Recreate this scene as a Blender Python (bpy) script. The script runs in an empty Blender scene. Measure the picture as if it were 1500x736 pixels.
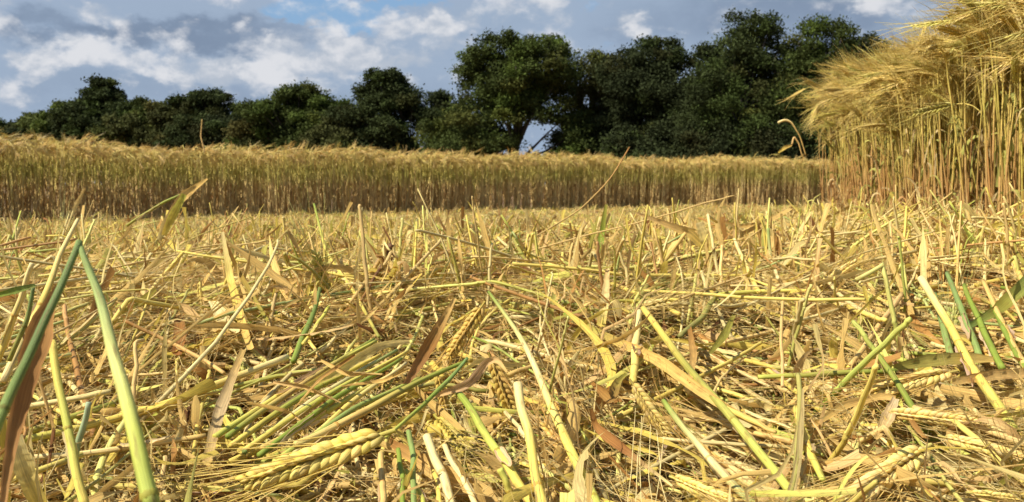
import bpy, math, random
import numpy as np

rng = np.random.default_rng(11)
random.seed(11)
R = math.radians
scene = bpy.context.scene
COL = scene.collection

# ------------------------------------------------------------------ camera
CAM_H = 0.36
FPX = 1248.0                     # focal length in pixels of the 1500 x 736 photograph
PITCH = math.atan(98.0 / FPX)
cam_d = bpy.data.cameras.new('camera')
cam = bpy.data.objects.new('camera', cam_d)
COL.objects.link(cam)
cam.location = (0, 0, CAM_H)
cam.rotation_euler = (R(90) - PITCH, 0, 0)
cam_d.sensor_width = 36
cam_d.lens = 36 * FPX / 1500
cam_d.clip_start = 0.02
cam_d.clip_end = 3000
cam_d.dof.use_dof = True
cam_d.dof.focus_distance = 0.62
cam_d.dof.aperture_fstop = 25.0
scene.camera = cam

# ------------------------------------------------------------------ light
SUN_EL, SUN_AZ = R(50), R(-118)   # azimuth measured clockwise from +Y (the view direction)
sdir = np.array([math.sin(SUN_AZ) * math.cos(SUN_EL), math.cos(SUN_AZ) * math.cos(SUN_EL), math.sin(SUN_EL)])
sun_d = bpy.data.lights.new('sun', 'SUN')
sun_d.energy = 5.0
sun_d.angle = R(0.53)
sun_d.color = (1.0, 0.945, 0.85)
sun = bpy.data.objects.new('sun', sun_d)
COL.objects.link(sun)
from mathutils import Vector, Matrix, noise as mnoise
sun.rotation_euler = Vector(sdir).to_track_quat('Z', 'Y').to_euler()
sun.location = (-20, -10, 30)

scene.view_settings.view_transform = 'Standard'
scene.view_settings.look = 'None'
scene.view_settings.gamma = 1.0
scene.view_settings.exposure = 0.62
scene.view_settings.use_curve_mapping = False
scene.cycles.max_bounces = 7
scene.cycles.diffuse_bounces = 4
scene.cycles.glossy_bounces = 2
scene.cycles.transmission_bounces = 4
scene.cycles.transparent_max_bounces = 4
scene.cycles.use_adaptive_sampling = True
scene.cycles.adaptive_threshold = 0.02
scene.cycles.use_denoising = True
scene.cycles.denoiser = 'OPENIMAGEDENOISE'

# ------------------------------------------------------------------ sky: Nishita with clouds laid out by direction
def build_world():
    w = bpy.data.worlds.new('World')
    scene.world = w
    w.use_nodes = True
    nt = w.node_tree
    N, L = nt.nodes, nt.links
    for n in list(N):
        N.remove(n)
    out = N.new('ShaderNodeOutputWorld')
    bg = N.new('ShaderNodeBackground')
    bg.inputs['Strength'].default_value = 0.1
    L.new(bg.outputs[0], out.inputs[0])
    sky = N.new('ShaderNodeTexSky')
    sky.sky_type = 'NISHITA'
    sky.sun_disc = False
    sky.sun_elevation = SUN_EL
    sky.sun_rotation = SUN_AZ
    sky.air_density = 1.0
    sky.dust_density = 0.6
    sky.ozone_density = 2.0

    def m(op, a, b=None, c=None, clamp=False):
        n = N.new('ShaderNodeMath'); n.operation = op; n.use_clamp = clamp
        for k, v in enumerate((a, b, c)):
            if v is None: continue
            if isinstance(v, (int, float)): n.inputs[k].default_value = v
            else: L.new(v, n.inputs[k])
        return n.outputs[0]

    def mixc(f, a, b):
        n = N.new('ShaderNodeMix'); n.data_type = 'RGBA'
        if isinstance(f, (int, float)): n.inputs[0].default_value = f
        else: L.new(f, n.inputs[0])
        for k, v in ((6, a), (7, b)):
            if isinstance(v, tuple): n.inputs[k].default_value = (*v, 1)
            else: L.new(v, n.inputs[k])
        return n.outputs[2]

    tc = N.new('ShaderNodeTexCoord')
    sep = N.new('ShaderNodeSeparateXYZ')
    L.new(tc.outputs['Generated'], sep.inputs[0])
    az = m('ARCTAN2', sep.outputs[0], sep.outputs[1])
    el = m('ARCSINE', sep.outputs[2])

    def noise(scx, scy, detail, rough, off=0.0, dist=0.0):
        cb = N.new('ShaderNodeCombineXYZ')
        L.new(m('MULTIPLY', az, scx), cb.inputs[0])
        L.new(m('MULTIPLY', el, scy), cb.inputs[1])
        cb.inputs[2].default_value = off
        n = N.new('ShaderNodeTexNoise')
        n.inputs['Scale'].default_value = 1.0
        n.inputs['Detail'].default_value = detail
        n.inputs['Roughness'].default_value = rough
        n.inputs['Distortion'].default_value = dist
        L.new(cb.outputs[0], n.inputs['Vector'])
        return n.outputs['Fac']
    wx = m('MULTIPLY', m('SUBTRACT', noise(9, 14, 6, .60, 3.1), .5), .24)
    wy = m('MULTIPLY', m('SUBTRACT', noise(10, 16, 6, .62, 7.7), .5), .13)
    azw, elw = m('ADD', az, wx), m('ADD', el, wy)

    def blob(px, py, rx, ry, wt):
        a0, e0 = math.atan((px - 750) / FPX), math.atan((270 - py) / FPX)
        dx = m('MULTIPLY', m('SUBTRACT', azw, a0), FPX / rx)
        dy = m('MULTIPLY', m('SUBTRACT', elw, e0), FPX / ry)
        d2 = m('ADD', m('MULTIPLY', dx, dx), m('MULTIPLY', dy, dy))
        return m('MULTIPLY', m('EXPONENT', m('MULTIPLY', d2, -1.0)), wt)

    def total(bl):
        s = None
        for b in bl:
            v = blob(*b)
            s = v if s is None else m('ADD', s, v)
        return s
    # bright sunlit heads of cumulus
    white = total([(150, 110, 70, 26, .75), (270, 100, 90, 30, .85), (400, 100, 95, 36, .9), (530, 85, 90, 36, .85),
                   (620, 50, 60, 26, .95), (60, 118, 50, 22, .85), (45, 150, 60, 14, .5), (250, 130, 120, 20, .5), (700, 60, 50, 30, .35), (740, 20, 40, 20, .4), (1060, 8, 40, 10, .3), (30, 20, 60, 24, .7), (120, 30, 110, 20, .35),
                   (790, 35, 55, 28, .65), (850, 60, 60, 40, .45), (970, 32, 45, 30, .95), (880, 15, 60, 18, .4),
                   (1345, 10, 60, 40, .9), (500, 0, 18, 12, .4), (330, 15, 90, 14, .3), (640, 110, 60, 40, .5),
                   (1000, 75, 60, 22, .5)])
    blue = total([(475, 30, 70, 26, 1.1), (590, 8, 70, 14, 1.0), (850, 0, 50, 10, .6), (430, 45, 60, 12, .5), (900, 75, 25, 18, .45),
                  (20, 90, 60, 20, .3), (130, 150, 90, 20, .35)])
    dark = total([(150, 72, 200, 18, .9), (320, 65, 160, 16, .6), (90, 150, 120, 30, .35), (1150, 30, 200, 50, .9), (400, 160, 200, 30, .45),
                  (700, 75, 60, 50, .25), (1260, 70, 60, 60, .5), (700, 170, 300, 40, .3), (930, 60, 30, 30, .3)])
    n1 = noise(24, 34, 9, .64, 1.3, .3)
    n2 = noise(7, 12, 5, .55, 5.2)
    def ramp(v, lo, hi):
        n = N.new('ShaderNodeMapRange'); n.interpolation_type = 'SMOOTHSTEP'
        n.inputs[1].default_value = lo; n.inputs[2].default_value = hi
        L.new(v, n.inputs[0]); return n.outputs[0]
    wsum = m('ADD', m('MULTIPLY', white, .85), m('MULTIPLY', m('SUBTRACT', n1, .48), 2.1))
    wsum = m('ADD', wsum, m('MULTIPLY', m('SUBTRACT', n2, .48), 1.1))
    cbv = N.new('ShaderNodeCombineXYZ')
    L.new(m('MULTIPLY', m('ADD', az, m('MULTIPLY', wx, .35)), 17), cbv.inputs[0]); L.new(m('MULTIPLY', m('ADD', el, m('MULTIPLY', wy, .35)), 27), cbv.inputs[1])
    vo = N.new('ShaderNodeTexVoronoi'); vo.feature = 'SMOOTH_F1'; vo.inputs['Scale'].default_value = 1.0; vo.inputs['Smoothness'].default_value = .35
    vo.inputs['Detail'].default_value = 2.0; vo.inputs['Roughness'].default_value = .55
    L.new(cbv.outputs[0], vo.inputs['Vector'])
    billow = m('SUBTRACT', .88, vo.outputs['Distance'])
    wsum = m('ADD', wsum, m('MULTIPLY', billow, 1.1))
    # generic cloudiness outside the part of the sky the photograph shows
    wf = ramp(wsum, .12, .95)
    n3 = noise(30, 42, 8, .66, 9.3, .3)
    bsum = m('ADD', blue, m('MULTIPLY', m('SUBTRACT', n2, .52), 1.2))
    bf = ramp(m('ADD', bsum, m('MULTIPLY', m('SUBTRACT', n1, .5), .6)), .22, .75)
    df = ramp(m('ADD', dark, m('MULTIPLY', m('SUBTRACT', n1, .5), .35)), -.05, 1.25)
    grey = mixc(df, (2.25, 2.85, 3.75), (1.4, 1.85, 2.6))
    skyb = mixc(.8, sky.outputs[0], (1.55, 2.65, 4.1))
    base = mixc(bf, grey, skyb)
    puff = mixc(ramp(m('ADD', m('ADD', n3, m('MULTIPLY', billow, .35)), m('MULTIPLY', white, .10)), .38, .72), (3.1, 3.45, 4.0), (4.95, 5.0, 5.2))
    col = mixc(m('MULTIPLY', wf, .92), base, puff)
    # clear high sky above the cloud bank
    hi = ramp(el, .32, .8)
    col = mixc(m('MULTIPLY', hi, .75), col, sky.outputs[0])
    L.new(col, bg.inputs['Color'])
build_world()

# ------------------------------------------------------------------ materials
def new_mat(name):
    mt = bpy.data.materials.new(name)
    mt.use_nodes = True
    nt = mt.node_tree
    for n in list(nt.nodes):
        nt.nodes.remove(n)
    return mt, nt.nodes, nt.links

def plant_mat(name, rough=.5, spec=.4, trans=0.0, streak=(6.0, 40.0), lo=.68, hi=1.22, blotch=.0, sat=1.03):
    mt, N, L = new_mat(name)
    out = N.new('ShaderNodeOutputMaterial')
    col = N.new('ShaderNodeAttribute'); col.attribute_name = 'col'
    tc = N.new('ShaderNodeAttribute'); tc.attribute_name = 'tc'
    mp = N.new('ShaderNodeVectorMath'); mp.operation = 'MULTIPLY'
    mp.inputs[1].default_value = (streak[0], streak[1], 40.0)
    L.new(tc.outputs['Vector'], mp.inputs[0])
    nz = N.new('ShaderNodeTexNoise')
    nz.inputs['Scale'].default_value = 1.0
    nz.inputs['Detail'].default_value = 3.0
    nz.inputs['Roughness'].default_value = .65
    L.new(mp.outputs[0], nz.inputs['Vector'])
    mr = N.new('ShaderNodeMapRange')
    mr.inputs[1].default_value = .28; mr.inputs[2].default_value = .72
    mr.inputs[3].default_value = lo; mr.inputs[4].default_value = hi
    L.new(nz.outputs['Fac'], mr.inputs[0])
    vm = N.new('ShaderNodeVectorMath'); vm.operation = 'SCALE'
    L.new(col.outputs['Color'], vm.inputs[0]); L.new(mr.outputs[0], vm.inputs['Scale'])
    colour = vm.outputs[0]
    if blotch:
        n2 = N.new('ShaderNodeTexNoise'); n2.inputs['Scale'].default_value = 1.0; n2.inputs['Detail'].default_value = 4
        m2 = N.new('ShaderNodeVectorMath'); m2.operation = 'MULTIPLY'; m2.inputs[1].default_value = (1.4, 70.0, 55.0)
        L.new(tc.outputs['Vector'], m2.inputs[0]); L.new(m2.outputs[0], n2.inputs['Vector'])
        r2 = N.new('ShaderNodeMapRange'); r2.inputs[1].default_value = .55; r2.inputs[2].default_value = .72
        r2.inputs[3].default_value = 0; r2.inputs[4].default_value = blotch
        L.new(n2.outputs['Fac'], r2.inputs[0])
        mx = N.new('ShaderNodeMix'); mx.data_type = 'RGBA'
        L.new(r2.outputs[0], mx.inputs[0]); L.new(colour, mx.inputs[6]); mx.inputs[7].default_value = (.20, .10, .04, 1)
        colour = mx.outputs[2]
    hs = N.new('ShaderNodeHueSaturation'); hs.inputs['Saturation'].default_value = sat
    L.new(colour, hs.inputs['Color']); colour = hs.outputs[0]
    p = N.new('ShaderNodeBsdfPrincipled')
    L.new(colour, p.inputs['Base Color'])
    p.inputs['Roughness'].default_value = rough
    p.inputs['Specular IOR Level'].default_value = spec
    bp = N.new('ShaderNodeBump'); bp.inputs['Strength'].default_value = .45; bp.inputs['Distance'].default_value = .0006
    L.new(nz.outputs['Fac'], bp.inputs['Height']); L.new(bp.outputs[0], p.inputs['Normal'])
    if trans > 0:
        t = N.new('ShaderNodeBsdfTranslucent'); L.new(colour, t.inputs['Color'])
        mx = N.new('ShaderNodeMixShader'); mx.inputs[0].default_value = trans
        L.new(p.outputs[0], mx.inputs[1]); L.new(t.outputs[0], mx.inputs[2])
        L.new(mx.outputs[0], out.inputs[0])
    else:
        L.new(p.outputs[0], out.inputs[0])
    return mt

M_STEM = plant_mat('straw_stem', .62, .22, 0, (11.0, 16.0), .60, 1.25, .6)
M_LEAF = plant_mat('dry_leaf', .7, .12, .35, (7.0, 16.0), .6, 1.28, .5)
M_GRAIN = plant_mat('barley_grain', .6, .25, .12, (7.0, 90.0), .66, 1.2)
M_AWN = plant_mat('barley_awn', .4, .5, .25, (1.0, 30.0), .85, 1.15)
M_TREELEAF = plant_mat('tree_leaf', .8, .08, .22, (1.0, 1.0), .9, 1.1, sat=.95)

def bark_mat():
    mt, N, L = new_mat('bark')
    out = N.new('ShaderNodeOutputMaterial'); p = N.new('ShaderNodeBsdfPrincipled')
    g = N.new('ShaderNodeNewGeometry'); nz = N.new('ShaderNodeTexNoise')
    nz.inputs['Scale'].default_value = 3.0; nz.inputs['Detail'].default_value = 6
    L.new(g.outputs['Position'], nz.inputs['Vector'])
    cr = N.new('ShaderNodeValToRGB'); cr.color_ramp.elements[0].color = (.035, .028, .02, 1); cr.color_ramp.elements[1].color = (.13, .11, .085, 1)
    L.new(nz.outputs['Fac'], cr.inputs[0]); L.new(cr.outputs[0], p.inputs['Base Color'])
    p.inputs['Roughness'].default_value = .9
    bp = N.new('ShaderNodeBump'); bp.inputs['Strength'].default_value = .6; L.new(nz.outputs['Fac'], bp.inputs['Height']); L.new(bp.outputs[0], p.inputs['Normal'])
    L.new(p.outputs[0], out.inputs[0])
    return mt
M_BARK = bark_mat()

def soil_mat():
    mt, N, L = new_mat('soil_and_chaff')
    out = N.new('ShaderNodeOutputMaterial'); p = N.new('ShaderNodeBsdfPrincipled')
    g = N.new('ShaderNodeNewGeometry'); nz = N.new('ShaderNodeTexNoise')
    nz.inputs['Scale'].default_value = 60.0; nz.inputs['Detail'].default_value = 8; nz.inputs['Roughness'].default_value = .7
    L.new(g.outputs['Position'], nz.inputs['Vector'])
    cr = N.new('ShaderNodeValToRGB')
    e = cr.color_ramp.elements
    e[0].position = .35; e[0].color = (.05, .028, .012, 1); e[1].position = .68; e[1].color = (.42, .28, .11, 1)
    m_ = e.new(.5); m_.color = (.16, .09, .035, 1)
    L.new(nz.outputs['Fac'], cr.inputs[0]); L.new(cr.outputs[0], p.inputs['Base Color'])
    p.inputs['Roughness'].default_value = .95
    bp = N.new('ShaderNodeBump'); bp.inputs['Strength'].default_value = .8; bp.inputs['Distance'].default_value = .01
    L.new(nz.outputs['Fac'], bp.inputs['Height']); L.new(bp.outputs[0], p.inputs['Normal'])
    L.new(p.outputs[0], out.inputs[0])
    return mt
M_SOIL = soil_mat()

# ------------------------------------------------------------------ mesh helpers (all vectorised)
def nrm(v):
    return v / np.maximum(np.linalg.norm(v, axis=-1, keepdims=True), 1e-12)

class Batch:
    """M copies of one topology: V (M,n,3), C (M,n,3), T (M,n,3), F list of (nf,k) arrays."""
    def __init__(self, V, F, C, T):
        self.V, self.F, self.C, self.T = V, F, C, T
    def __len__(self):
        return len(self.V)
    def pick(self, idx):
        return Batch(self.V[idx], self.F, self.C[idx], self.T[idx])

def build(name, batches, mat, parent=None, loc=None):
    Vs, Cs, Ts, Fs, off = [], [], [], {}, 0
    for b in batches:
        M, n = b.V.shape[:2]
        if M == 0: continue
        Vs.append(b.V.reshape(-1, 3)); Cs.append(b.C.reshape(-1, 3)); Ts.append(b.T.reshape(-1, 3))
        o = off + np.arange(M) * n
        for f in b.F:
            if len(f): Fs.setdefault(f.shape[1], []).append((f[None] + o[:, None, None]).reshape(-1, f.shape[1]))
        off += M * n
    V = np.concatenate(Vs).astype(np.float32)
    if loc is not None: V = V - np.array(loc, np.float32)
    Cc = np.concatenate(Cs).astype(np.float32); Tt = np.concatenate(Ts).astype(np.float32)
    loops, tot = [], []
    for k, fl in Fs.items():
        a = np.concatenate(fl); loops.append(a.reshape(-1)); tot.append(np.full(len(a), k, np.int32))
    loops = np.concatenate(loops).astype(np.int32); tot = np.concatenate(tot)
    me = bpy.data.meshes.new(name)
    me.vertices.add(len(V)); me.vertices.foreach_set('co', V.ravel())
    me.loops.add(len(loops)); me.loops.foreach_set('vertex_index', loops)
    me.polygons.add(len(tot))
    st = np.zeros(len(tot), np.int32); st[1:] = np.cumsum(tot)[:-1]
    me.polygons.foreach_set('loop_start', st); me.polygons.foreach_set('loop_total', tot)
    me.polygons.foreach_set('use_smooth', np.ones(len(tot), bool))
    a = me.attributes.new('col', 'FLOAT_COLOR', 'POINT')
    a.data.foreach_set('color', np.concatenate([Cc, np.ones((len(Cc), 1), np.float32)], 1).ravel())
    a = me.attributes.new('tc', 'FLOAT_VECTOR', 'POINT'); a.data.foreach_set('vector', Tt.ravel())
    me.update(calc_edges=True)
    me.materials.append(mat)
    o = bpy.data.objects.new(name, me)
    COL.objects.link(o)
    if parent is not None: o.parent = parent
    if loc is not None and parent is None: o.location = loc
    return o

def frames(P):
    T = np.gradient(P, axis=1); T = nrm(T)
    ch = nrm(P[:, -1] - P[:, 0] + 1e-9)
    ref = np.where(np.abs(ch[:, 2:3]) > .85, np.array([[1., 0, 0]]), np.array([[0, 0, 1.]]))
    U0 = nrm(np.cross(ch, ref))[:, None, :]
    N_ = nrm(U0 - (U0 * T).sum(-1, keepdims=True) * T)
    B = np.cross(T, N_)
    return T, N_, B

def arclen(P):
    d = np.linalg.norm(np.diff(P, axis=1), axis=-1)
    return np.concatenate([np.zeros((len(P), 1)), np.cumsum(d, 1)], 1)

def tubes(P, Rr, C, S=6, cap=True):
    M, N = P.shape[:2]
    T, A, B = frames(P)
    th = np.arange(S) / S * 2 * np.pi
    V = P[:, :, None] + Rr[:, :, None, None] * (A[:, :, None] * np.cos(th)[None, None, :, None] + B[:, :, None] * np.sin(th)[None, None, :, None])
    V = V.reshape(M, N * S, 3)
    Cc = np.repeat(C, S, axis=1)
    s = arclen(P)
    rd = rng.random((M, 1, 1))
    Tt = np.stack([np.broadcast_to(np.cos(th)[None, None, :], (M, N, S)), np.broadcast_to(s[:, :, None], (M, N, S)), np.broadcast_to(rd + .02 * np.sin(th), (M, N, S))], -1).reshape(M, N * S, 3)
    i = np.arange(N - 1)[:, None] * S; j = np.arange(S)[None]; j2 = (j + 1) % S
    F = [np.stack([i + j, i + j2, i + S + j2, i + S + j], -1).reshape(-1, 4)]
    if cap:
        F.append(np.stack([np.arange(S)[::-1], (N - 1) * S + np.arange(S)]))
    return Batch(V, F, Cc, Tt)

def ribbons(P, W, C, tw, fold=.25, rag=.13):
    """leaf blades: three vertices across, folded a little at the midrib"""
    M, N = P.shape[:2]
    T, A, B = frames(P)
    ca, sa = np.cos(tw)[..., None], np.sin(tw)[..., None]
    X = A * ca + B * sa; Y = -A * sa + B * ca
    w = W[..., None] * .5
    ja, jb = 1 + rng.normal(0, rag, (M, N, 1)), 1 + rng.normal(0, rag, (M, N, 1))
    fa, fb = fold + rng.normal(0, rag * 2.1, (M, N, 1)), fold + rng.normal(0, rag * 2.1, (M, N, 1))
    V = np.stack([P - X * w * ja + Y * w * fa, P - Y * w * fold * .5, P + X * w * jb + Y * w * fb], 2).reshape(M, N * 3, 3)
    Cc = np.repeat(C, 3, axis=1).reshape(M, N, 3, 3).copy()
    Cc[:, :, 1] *= 1.12
    s = arclen(P); rd = rng.random((M, 1))
    u = np.array([-1., 0, 1.])
    Tt = np.stack([np.broadcast_to(u, (M, N, 3)), np.broadcast_to(s[:, :, None], (M, N, 3)), np.broadcast_to(rd[:, :, None], (M, N, 3))], -1)
    i = np.arange(N - 1)[:, None] * 3; j = np.arange(2)[None]
    F = [np.stack([i + j, i + j + 1, i + 4 + j, i + 3 + j], -1).reshape(-1, 4)]
    return Batch(V, F, Cc.reshape(M, N * 3, 3), Tt.reshape(M, N * 3, 3))

# ------------------------------------------------------------------ barley ear templates, along +X, flat side up
def spindle(L, w, t, S, prof):
    th = np.arange(S) / S * 2 * np.pi
    V = []
    for a, r in prof:
        V.append(np.stack([np.full(S, a * L), np.cos(th) * r * w / 2, np.sin(th) * r * t / 2 + .12 * t * math.sin(a * math.pi)], -1))
    V = np.concatenate(V); n = len(prof)
    i = np.arange(n - 1)[:, None] * S; j = np.arange(S)[None]; j2 = (j + 1) % S
    F = np.stack([i + j, i + j2, i + S + j2, i + S + j], -1).reshape(-1, 4)
    return V, F

def rotm(ax, a):
    c, s = math.cos(a), math.sin(a)
    if ax == 'x': return np.array([[1, 0, 0], [0, c, -s], [0, s, c]])
    if ax == 'y': return np.array([[c, 0, s], [0, 1, 0], [-s, 0, c]])
    return np.array([[c, -s, 0], [s, c, 0], [0, 0, 1]])

PROF_HI = [(0, .18), (.1, .62), (.28, .94), (.48, 1.0), (.68, .8), (.86, .42), (1, .1)]
PROF_MD = [(0, .25), (.25, .95), (.6, .9), (1, .1)]

def ear_template(lod, L=.078, seed=0, pieces=False):
    """returns (grain V,F,C,T), (awn V,F,C,T); lod 3 = single kernels modelled well, 0 = far"""
    r = np.random.default_rng(seed)
    gv, gf, gc, gt, off = [], [], [], [], 0
    av, af, ac, at, aoff = [], [], [], [], 0
    n = {3: 14, 2: 12, 1: 9, 0: 6}[lod]
    S = {3: 9, 2: 6, 1: 4, 0: 4}[lod]
    prof = PROF_HI if lod == 3 else PROF_MD
    kern = []
    for k in range(n):
        f = (k + .5) / n
        x = f * L * .93
        taper = .78 + .32 * math.sin(math.pi * min(1, .22 + f * .8))
        if f > .85: taper *= .85
        for row in ((1, -1, 2, -2) if lod >= 2 else (1, -1, 2)):
            gl = (.0112 if lod >= 2 else .0112 * 12 / n) * taper * r.uniform(.86, 1.1)
            gw = .0046 * taper; gth = .0040 * taper
            if abs(row) == 2: gl *= .8; gw *= .55; gth *= .6
            V, F = spindle(gl, gw * r.uniform(.92, 1.08), gth, S, prof)
            if abs(row) == 1:
                V = V @ rotm('z', row * R(24 + r.uniform(-7, 6))).T
                V = V @ rotm('x', row * R(-12)).T
                V += (x + (0 if row > 0 else .5 * L / n), row * .0012, 0)
            else:
                sg = 1 if row > 0 else -1
                V = V @ rotm('y', -sg * R(17)).T
                V += (x + .25 * L / n, r.uniform(-.0004, .0004), sg * .0008)
            tipw = V[-S:].mean(0)
            cc = np.array([.76, .59, .20]) * r.uniform(.78, 1.12) * np.array([1, r.uniform(.93, 1.03), r.uniform(.8, 1.2)])
            C = np.tile(cc, (len(V), 1))
            a = np.repeat([p[0] for p in prof], S)
            C = C * (1 - .28 * (a < .12)[:, None]) * np.array([1, 1, 1]) + .06 * (a > .3)[:, None] * (a < .8)[:, None]
            C = C * np.where(a > .9, .82, 1)[:, None]
            th = np.tile(np.arange(S) / S * 2 * np.pi, len(prof))
            T = np.stack([np.cos(th), a * gl, np.full(len(V), r.random())], -1)
            if pieces: kern.append((V, F, C, T))
            gv.append(V); gf.append(F + off); gc.append(C); gt.append(T); off += len(V)
            # awn
            pa = {3: .9, 2: .62, 1: .42, 0: .5}[lod] * (1 if abs(row) == 1 else .35)
            if r.random() < pa:
                al = L * r.uniform(.8, 1.3) * (1.0 if f < .6 else .85)
                yaw = (row if abs(row) == 1 else 0) * R(r.uniform(4, 15)) + R(r.normal(0, 4))
                pit = R(r.normal(0, 5)) - (R(8) * np.sign(row) if abs(row) == 2 else 0)
                d0 = np.array([math.cos(yaw) * math.cos(pit), math.sin(yaw) * math.cos(pit), -math.sin(pit)])
                bend = r.normal(0, .10, 3) * np.array([0, 1, 1]) * al
                ns = {3: 6, 2: 5, 1: 3, 0: 3}[lod]
                s = np.linspace(0, 1, ns)[:, None]
                P = tipw + d0 * al * s + bend * s ** 2
                r0 = {3: .00040, 2: .00036, 1: .0008, 0: .0019}[lod]
                rad = (r0 * (1 - .75 * s[:, 0]))[None]
                ca = np.tile(np.array([.74, .55, .20]) * r.uniform(.8, 1.15), (1, ns, 1))
                b = tubes(P[None], rad, ca, 3, False)
                av.append(b.V[0]); af.append(b.F[0] + aoff); ac.append(b.C[0]); at.append(b.T[0]); aoff += len(b.V[0])
    # rachis
    Pr = np.stack([np.linspace(-.004, L * .95, 5), np.zeros(5), np.zeros(5)], -1)[None]
    b = tubes(Pr, np.linspace(.0013, .0007, 5)[None], np.tile([.5, .42, .14], (1, 5, 1)), max(3, S // 2), False)
    rach = (b.V[0], b.F[0], b.C[0], b.T[0])
    gv.append(b.V[0]); gf.append(b.F[0] + off); gc.append(b.C[0]); gt.append(b.T[0])
    G = tuple(map(np.concatenate, (gv, gf, gc, gt))); A = tuple(map(np.concatenate, (av, af, ac, at)))
    return (G, A, kern, rach) if pieces else (G, A)

def place(tpl, Rm, O, sc, bend, tint):
    """instances of a template: Rm (M,3,3) columns are the ear's axes"""
    V, F, C, T = tpl
    M = len(O)
    v = V[None] * sc[:, None, None]
    x = v[..., 0]
    k = bend[:, None]
    v = np.stack([x - (k * k) * x ** 3 / 6, v[..., 1], v[..., 2] - k * x ** 2 / 2], -1)
    W = np.einsum('mij,mnj->mni', Rm, v) + O[:, None]
    Cc = C[None] * tint[:, None]
    Tt = np.broadcast_to(T, (M,) + T.shape).copy(); Tt[..., 2] += rng.random((M, 1))
    return Batch(W, [F], Cc, Tt)

def axes(d, roll, up=None):
    d = nrm(d)
    ref = np.tile([0., 0, 1], (len(d), 1)); ref[np.abs(d[:, 2]) > .93] = [1, 0, 0]
    y = nrm(np.cross(ref, d)); z = np.cross(d, y)
    c, s = np.cos(roll)[:, None], np.sin(roll)[:, None]
    return np.stack([d, y * c + z * s, z * c - y * s], -1)

# ------------------------------------------------------------------ lie of the land
def sm(a, b, x):
    t = np.clip((x - a) / (b - a), 0, 1); return t * t * (3 - 2 * t)
def bank_x(y):
    return .55 + .212 * y
_ph = rng.random((14, 3)) * 6.28
def lump(x, y):
    s = 0
    for i, (f, a) in enumerate(((2.1, 1), (3.7, .8), (6.3, .6), (9.1, .5), (15, .4), (23, .3))):
        s = s + a * np.sin(f * x * math.cos(i * 1.9) + f * y * math.sin(i * 1.9) + _ph[i, 0]) * np.cos(f * .8 * x * math.sin(i * 2.7) - f * .8 * y * math.cos(i * 2.7) + _ph[i, 1])
    return s / 2
def zmat(x, y):
    x, y = np.asarray(x, float), np.asarray(y, float)
    yy = np.maximum(y, 0)
    z = np.interp(yy, [0, .47, .6, .8, 1.0, 1.3, 1.8, 2.5, 4, 6, 7.5, 10], [.15, .18, .198, .218, .230, .234, .222, .194, .125, .056, .035, .030])
    d = np.maximum(bank_x(yy) - x, 0)
    z = z + (.030 + .012 * np.minimum(yy, 3.6)) * np.exp(-(d / .34) ** 2) * (1 - sm(3.8, 5.6, yy))
    return z + lump(x, y) * (.011 + .016 * sm(1.2, 4, yy))
EDGE_X = np.array([-16, -9, -6, -4.15, -3.25, -1.2, 1.54, 4.6, 9, 16.])
EDGE_Y = np.array([-6, 0.5, 4.3, 6.9, 8.6, 10., 12.3, 12.8, 13, 13.])
def edge_y(x):
    return np.interp(x, EDGE_X, EDGE_Y)

def ray(px, py):
    u, v = (px - 750) / FPX, (368 - py) / FPX
    d = np.array([u, math.cos(PITCH) + v * math.sin(PITCH), -math.sin(PITCH) + v * math.cos(PITCH)])
    return d / d[1]
def at(px, py, d):
    return np.array([0, 0, CAM_H]) + ray(px, py) * d
def surf(px, py, lift=.0):
    r = ray(px, py)
    for d in np.geomspace(.2, 14, 500):
        if CAM_H + r[2] * d < zmat(r[0] * d, d) + lift: return d
    return 12.0
def project(P):
    P = np.asarray(P, float)
    d = P - np.array([0, 0, CAM_H])
    yc = d[..., 1] * math.cos(PITCH) - d[..., 2] * math.sin(PITCH)
    zc = d[..., 1] * math.sin(PITCH) + d[..., 2] * math.cos(PITCH)
    yc = np.maximum(yc, .02)
    return 750 + d[..., 0] / yc * FPX, 368 - zc / yc * FPX, yc

# ------------------------------------------------------------------ bookkeeping for things
def tag(o, label=None, cat=None, group=None, kind=None):
    if label: o['label'] = label
    if cat: o['category'] = cat
    if group: o['group'] = group
    if kind: o['kind'] = kind
    return o
def empty(name, loc):
    o = bpy.data.objects.new(name, None); o.empty_display_size = .05
    o.location = loc; COL.objects.link(o); return o

# ------------------------------------------------------------------ ground: one sheet to the horizon
def build_ground():
    xs = np.unique(np.concatenate([np.linspace(-3, 3, 121), np.linspace(-16, 16, 90), np.array([-900, -400, -150, -60, -30, 30, 60, 150, 400, 900])]))
    ys = np.unique(np.concatenate([np.linspace(-1, 5, 121), np.linspace(-8, 16, 70), np.array([-300, -60, -20, 25, 40, 60, 90, 130, 200, 400, 900, 1500])]))
    X, Y = np.meshgrid(xs, ys, indexing='ij')
    Z = np.where((np.abs(X) < 17) & (Y < 17) & (Y > -9), np.maximum(zmat(X, Y) - .085, 0), 0)
    V = np.stack([X, Y, Z], -1).reshape(-1, 3)
    n, m_ = X.shape
    i, j = np.meshgrid(np.arange(n - 1), np.arange(m_ - 1), indexing='ij')
    a = (i * m_ + j).ravel()
    F = np.stack([a, a + m_, a + m_ + 1, a + 1], -1)
    b = Batch(V[None], [F], np.ones((1, len(V), 3)), np.zeros((1, len(V), 3)))
    tag(build('ground', [b], M_SOIL), kind='structure')
build_ground()

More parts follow.
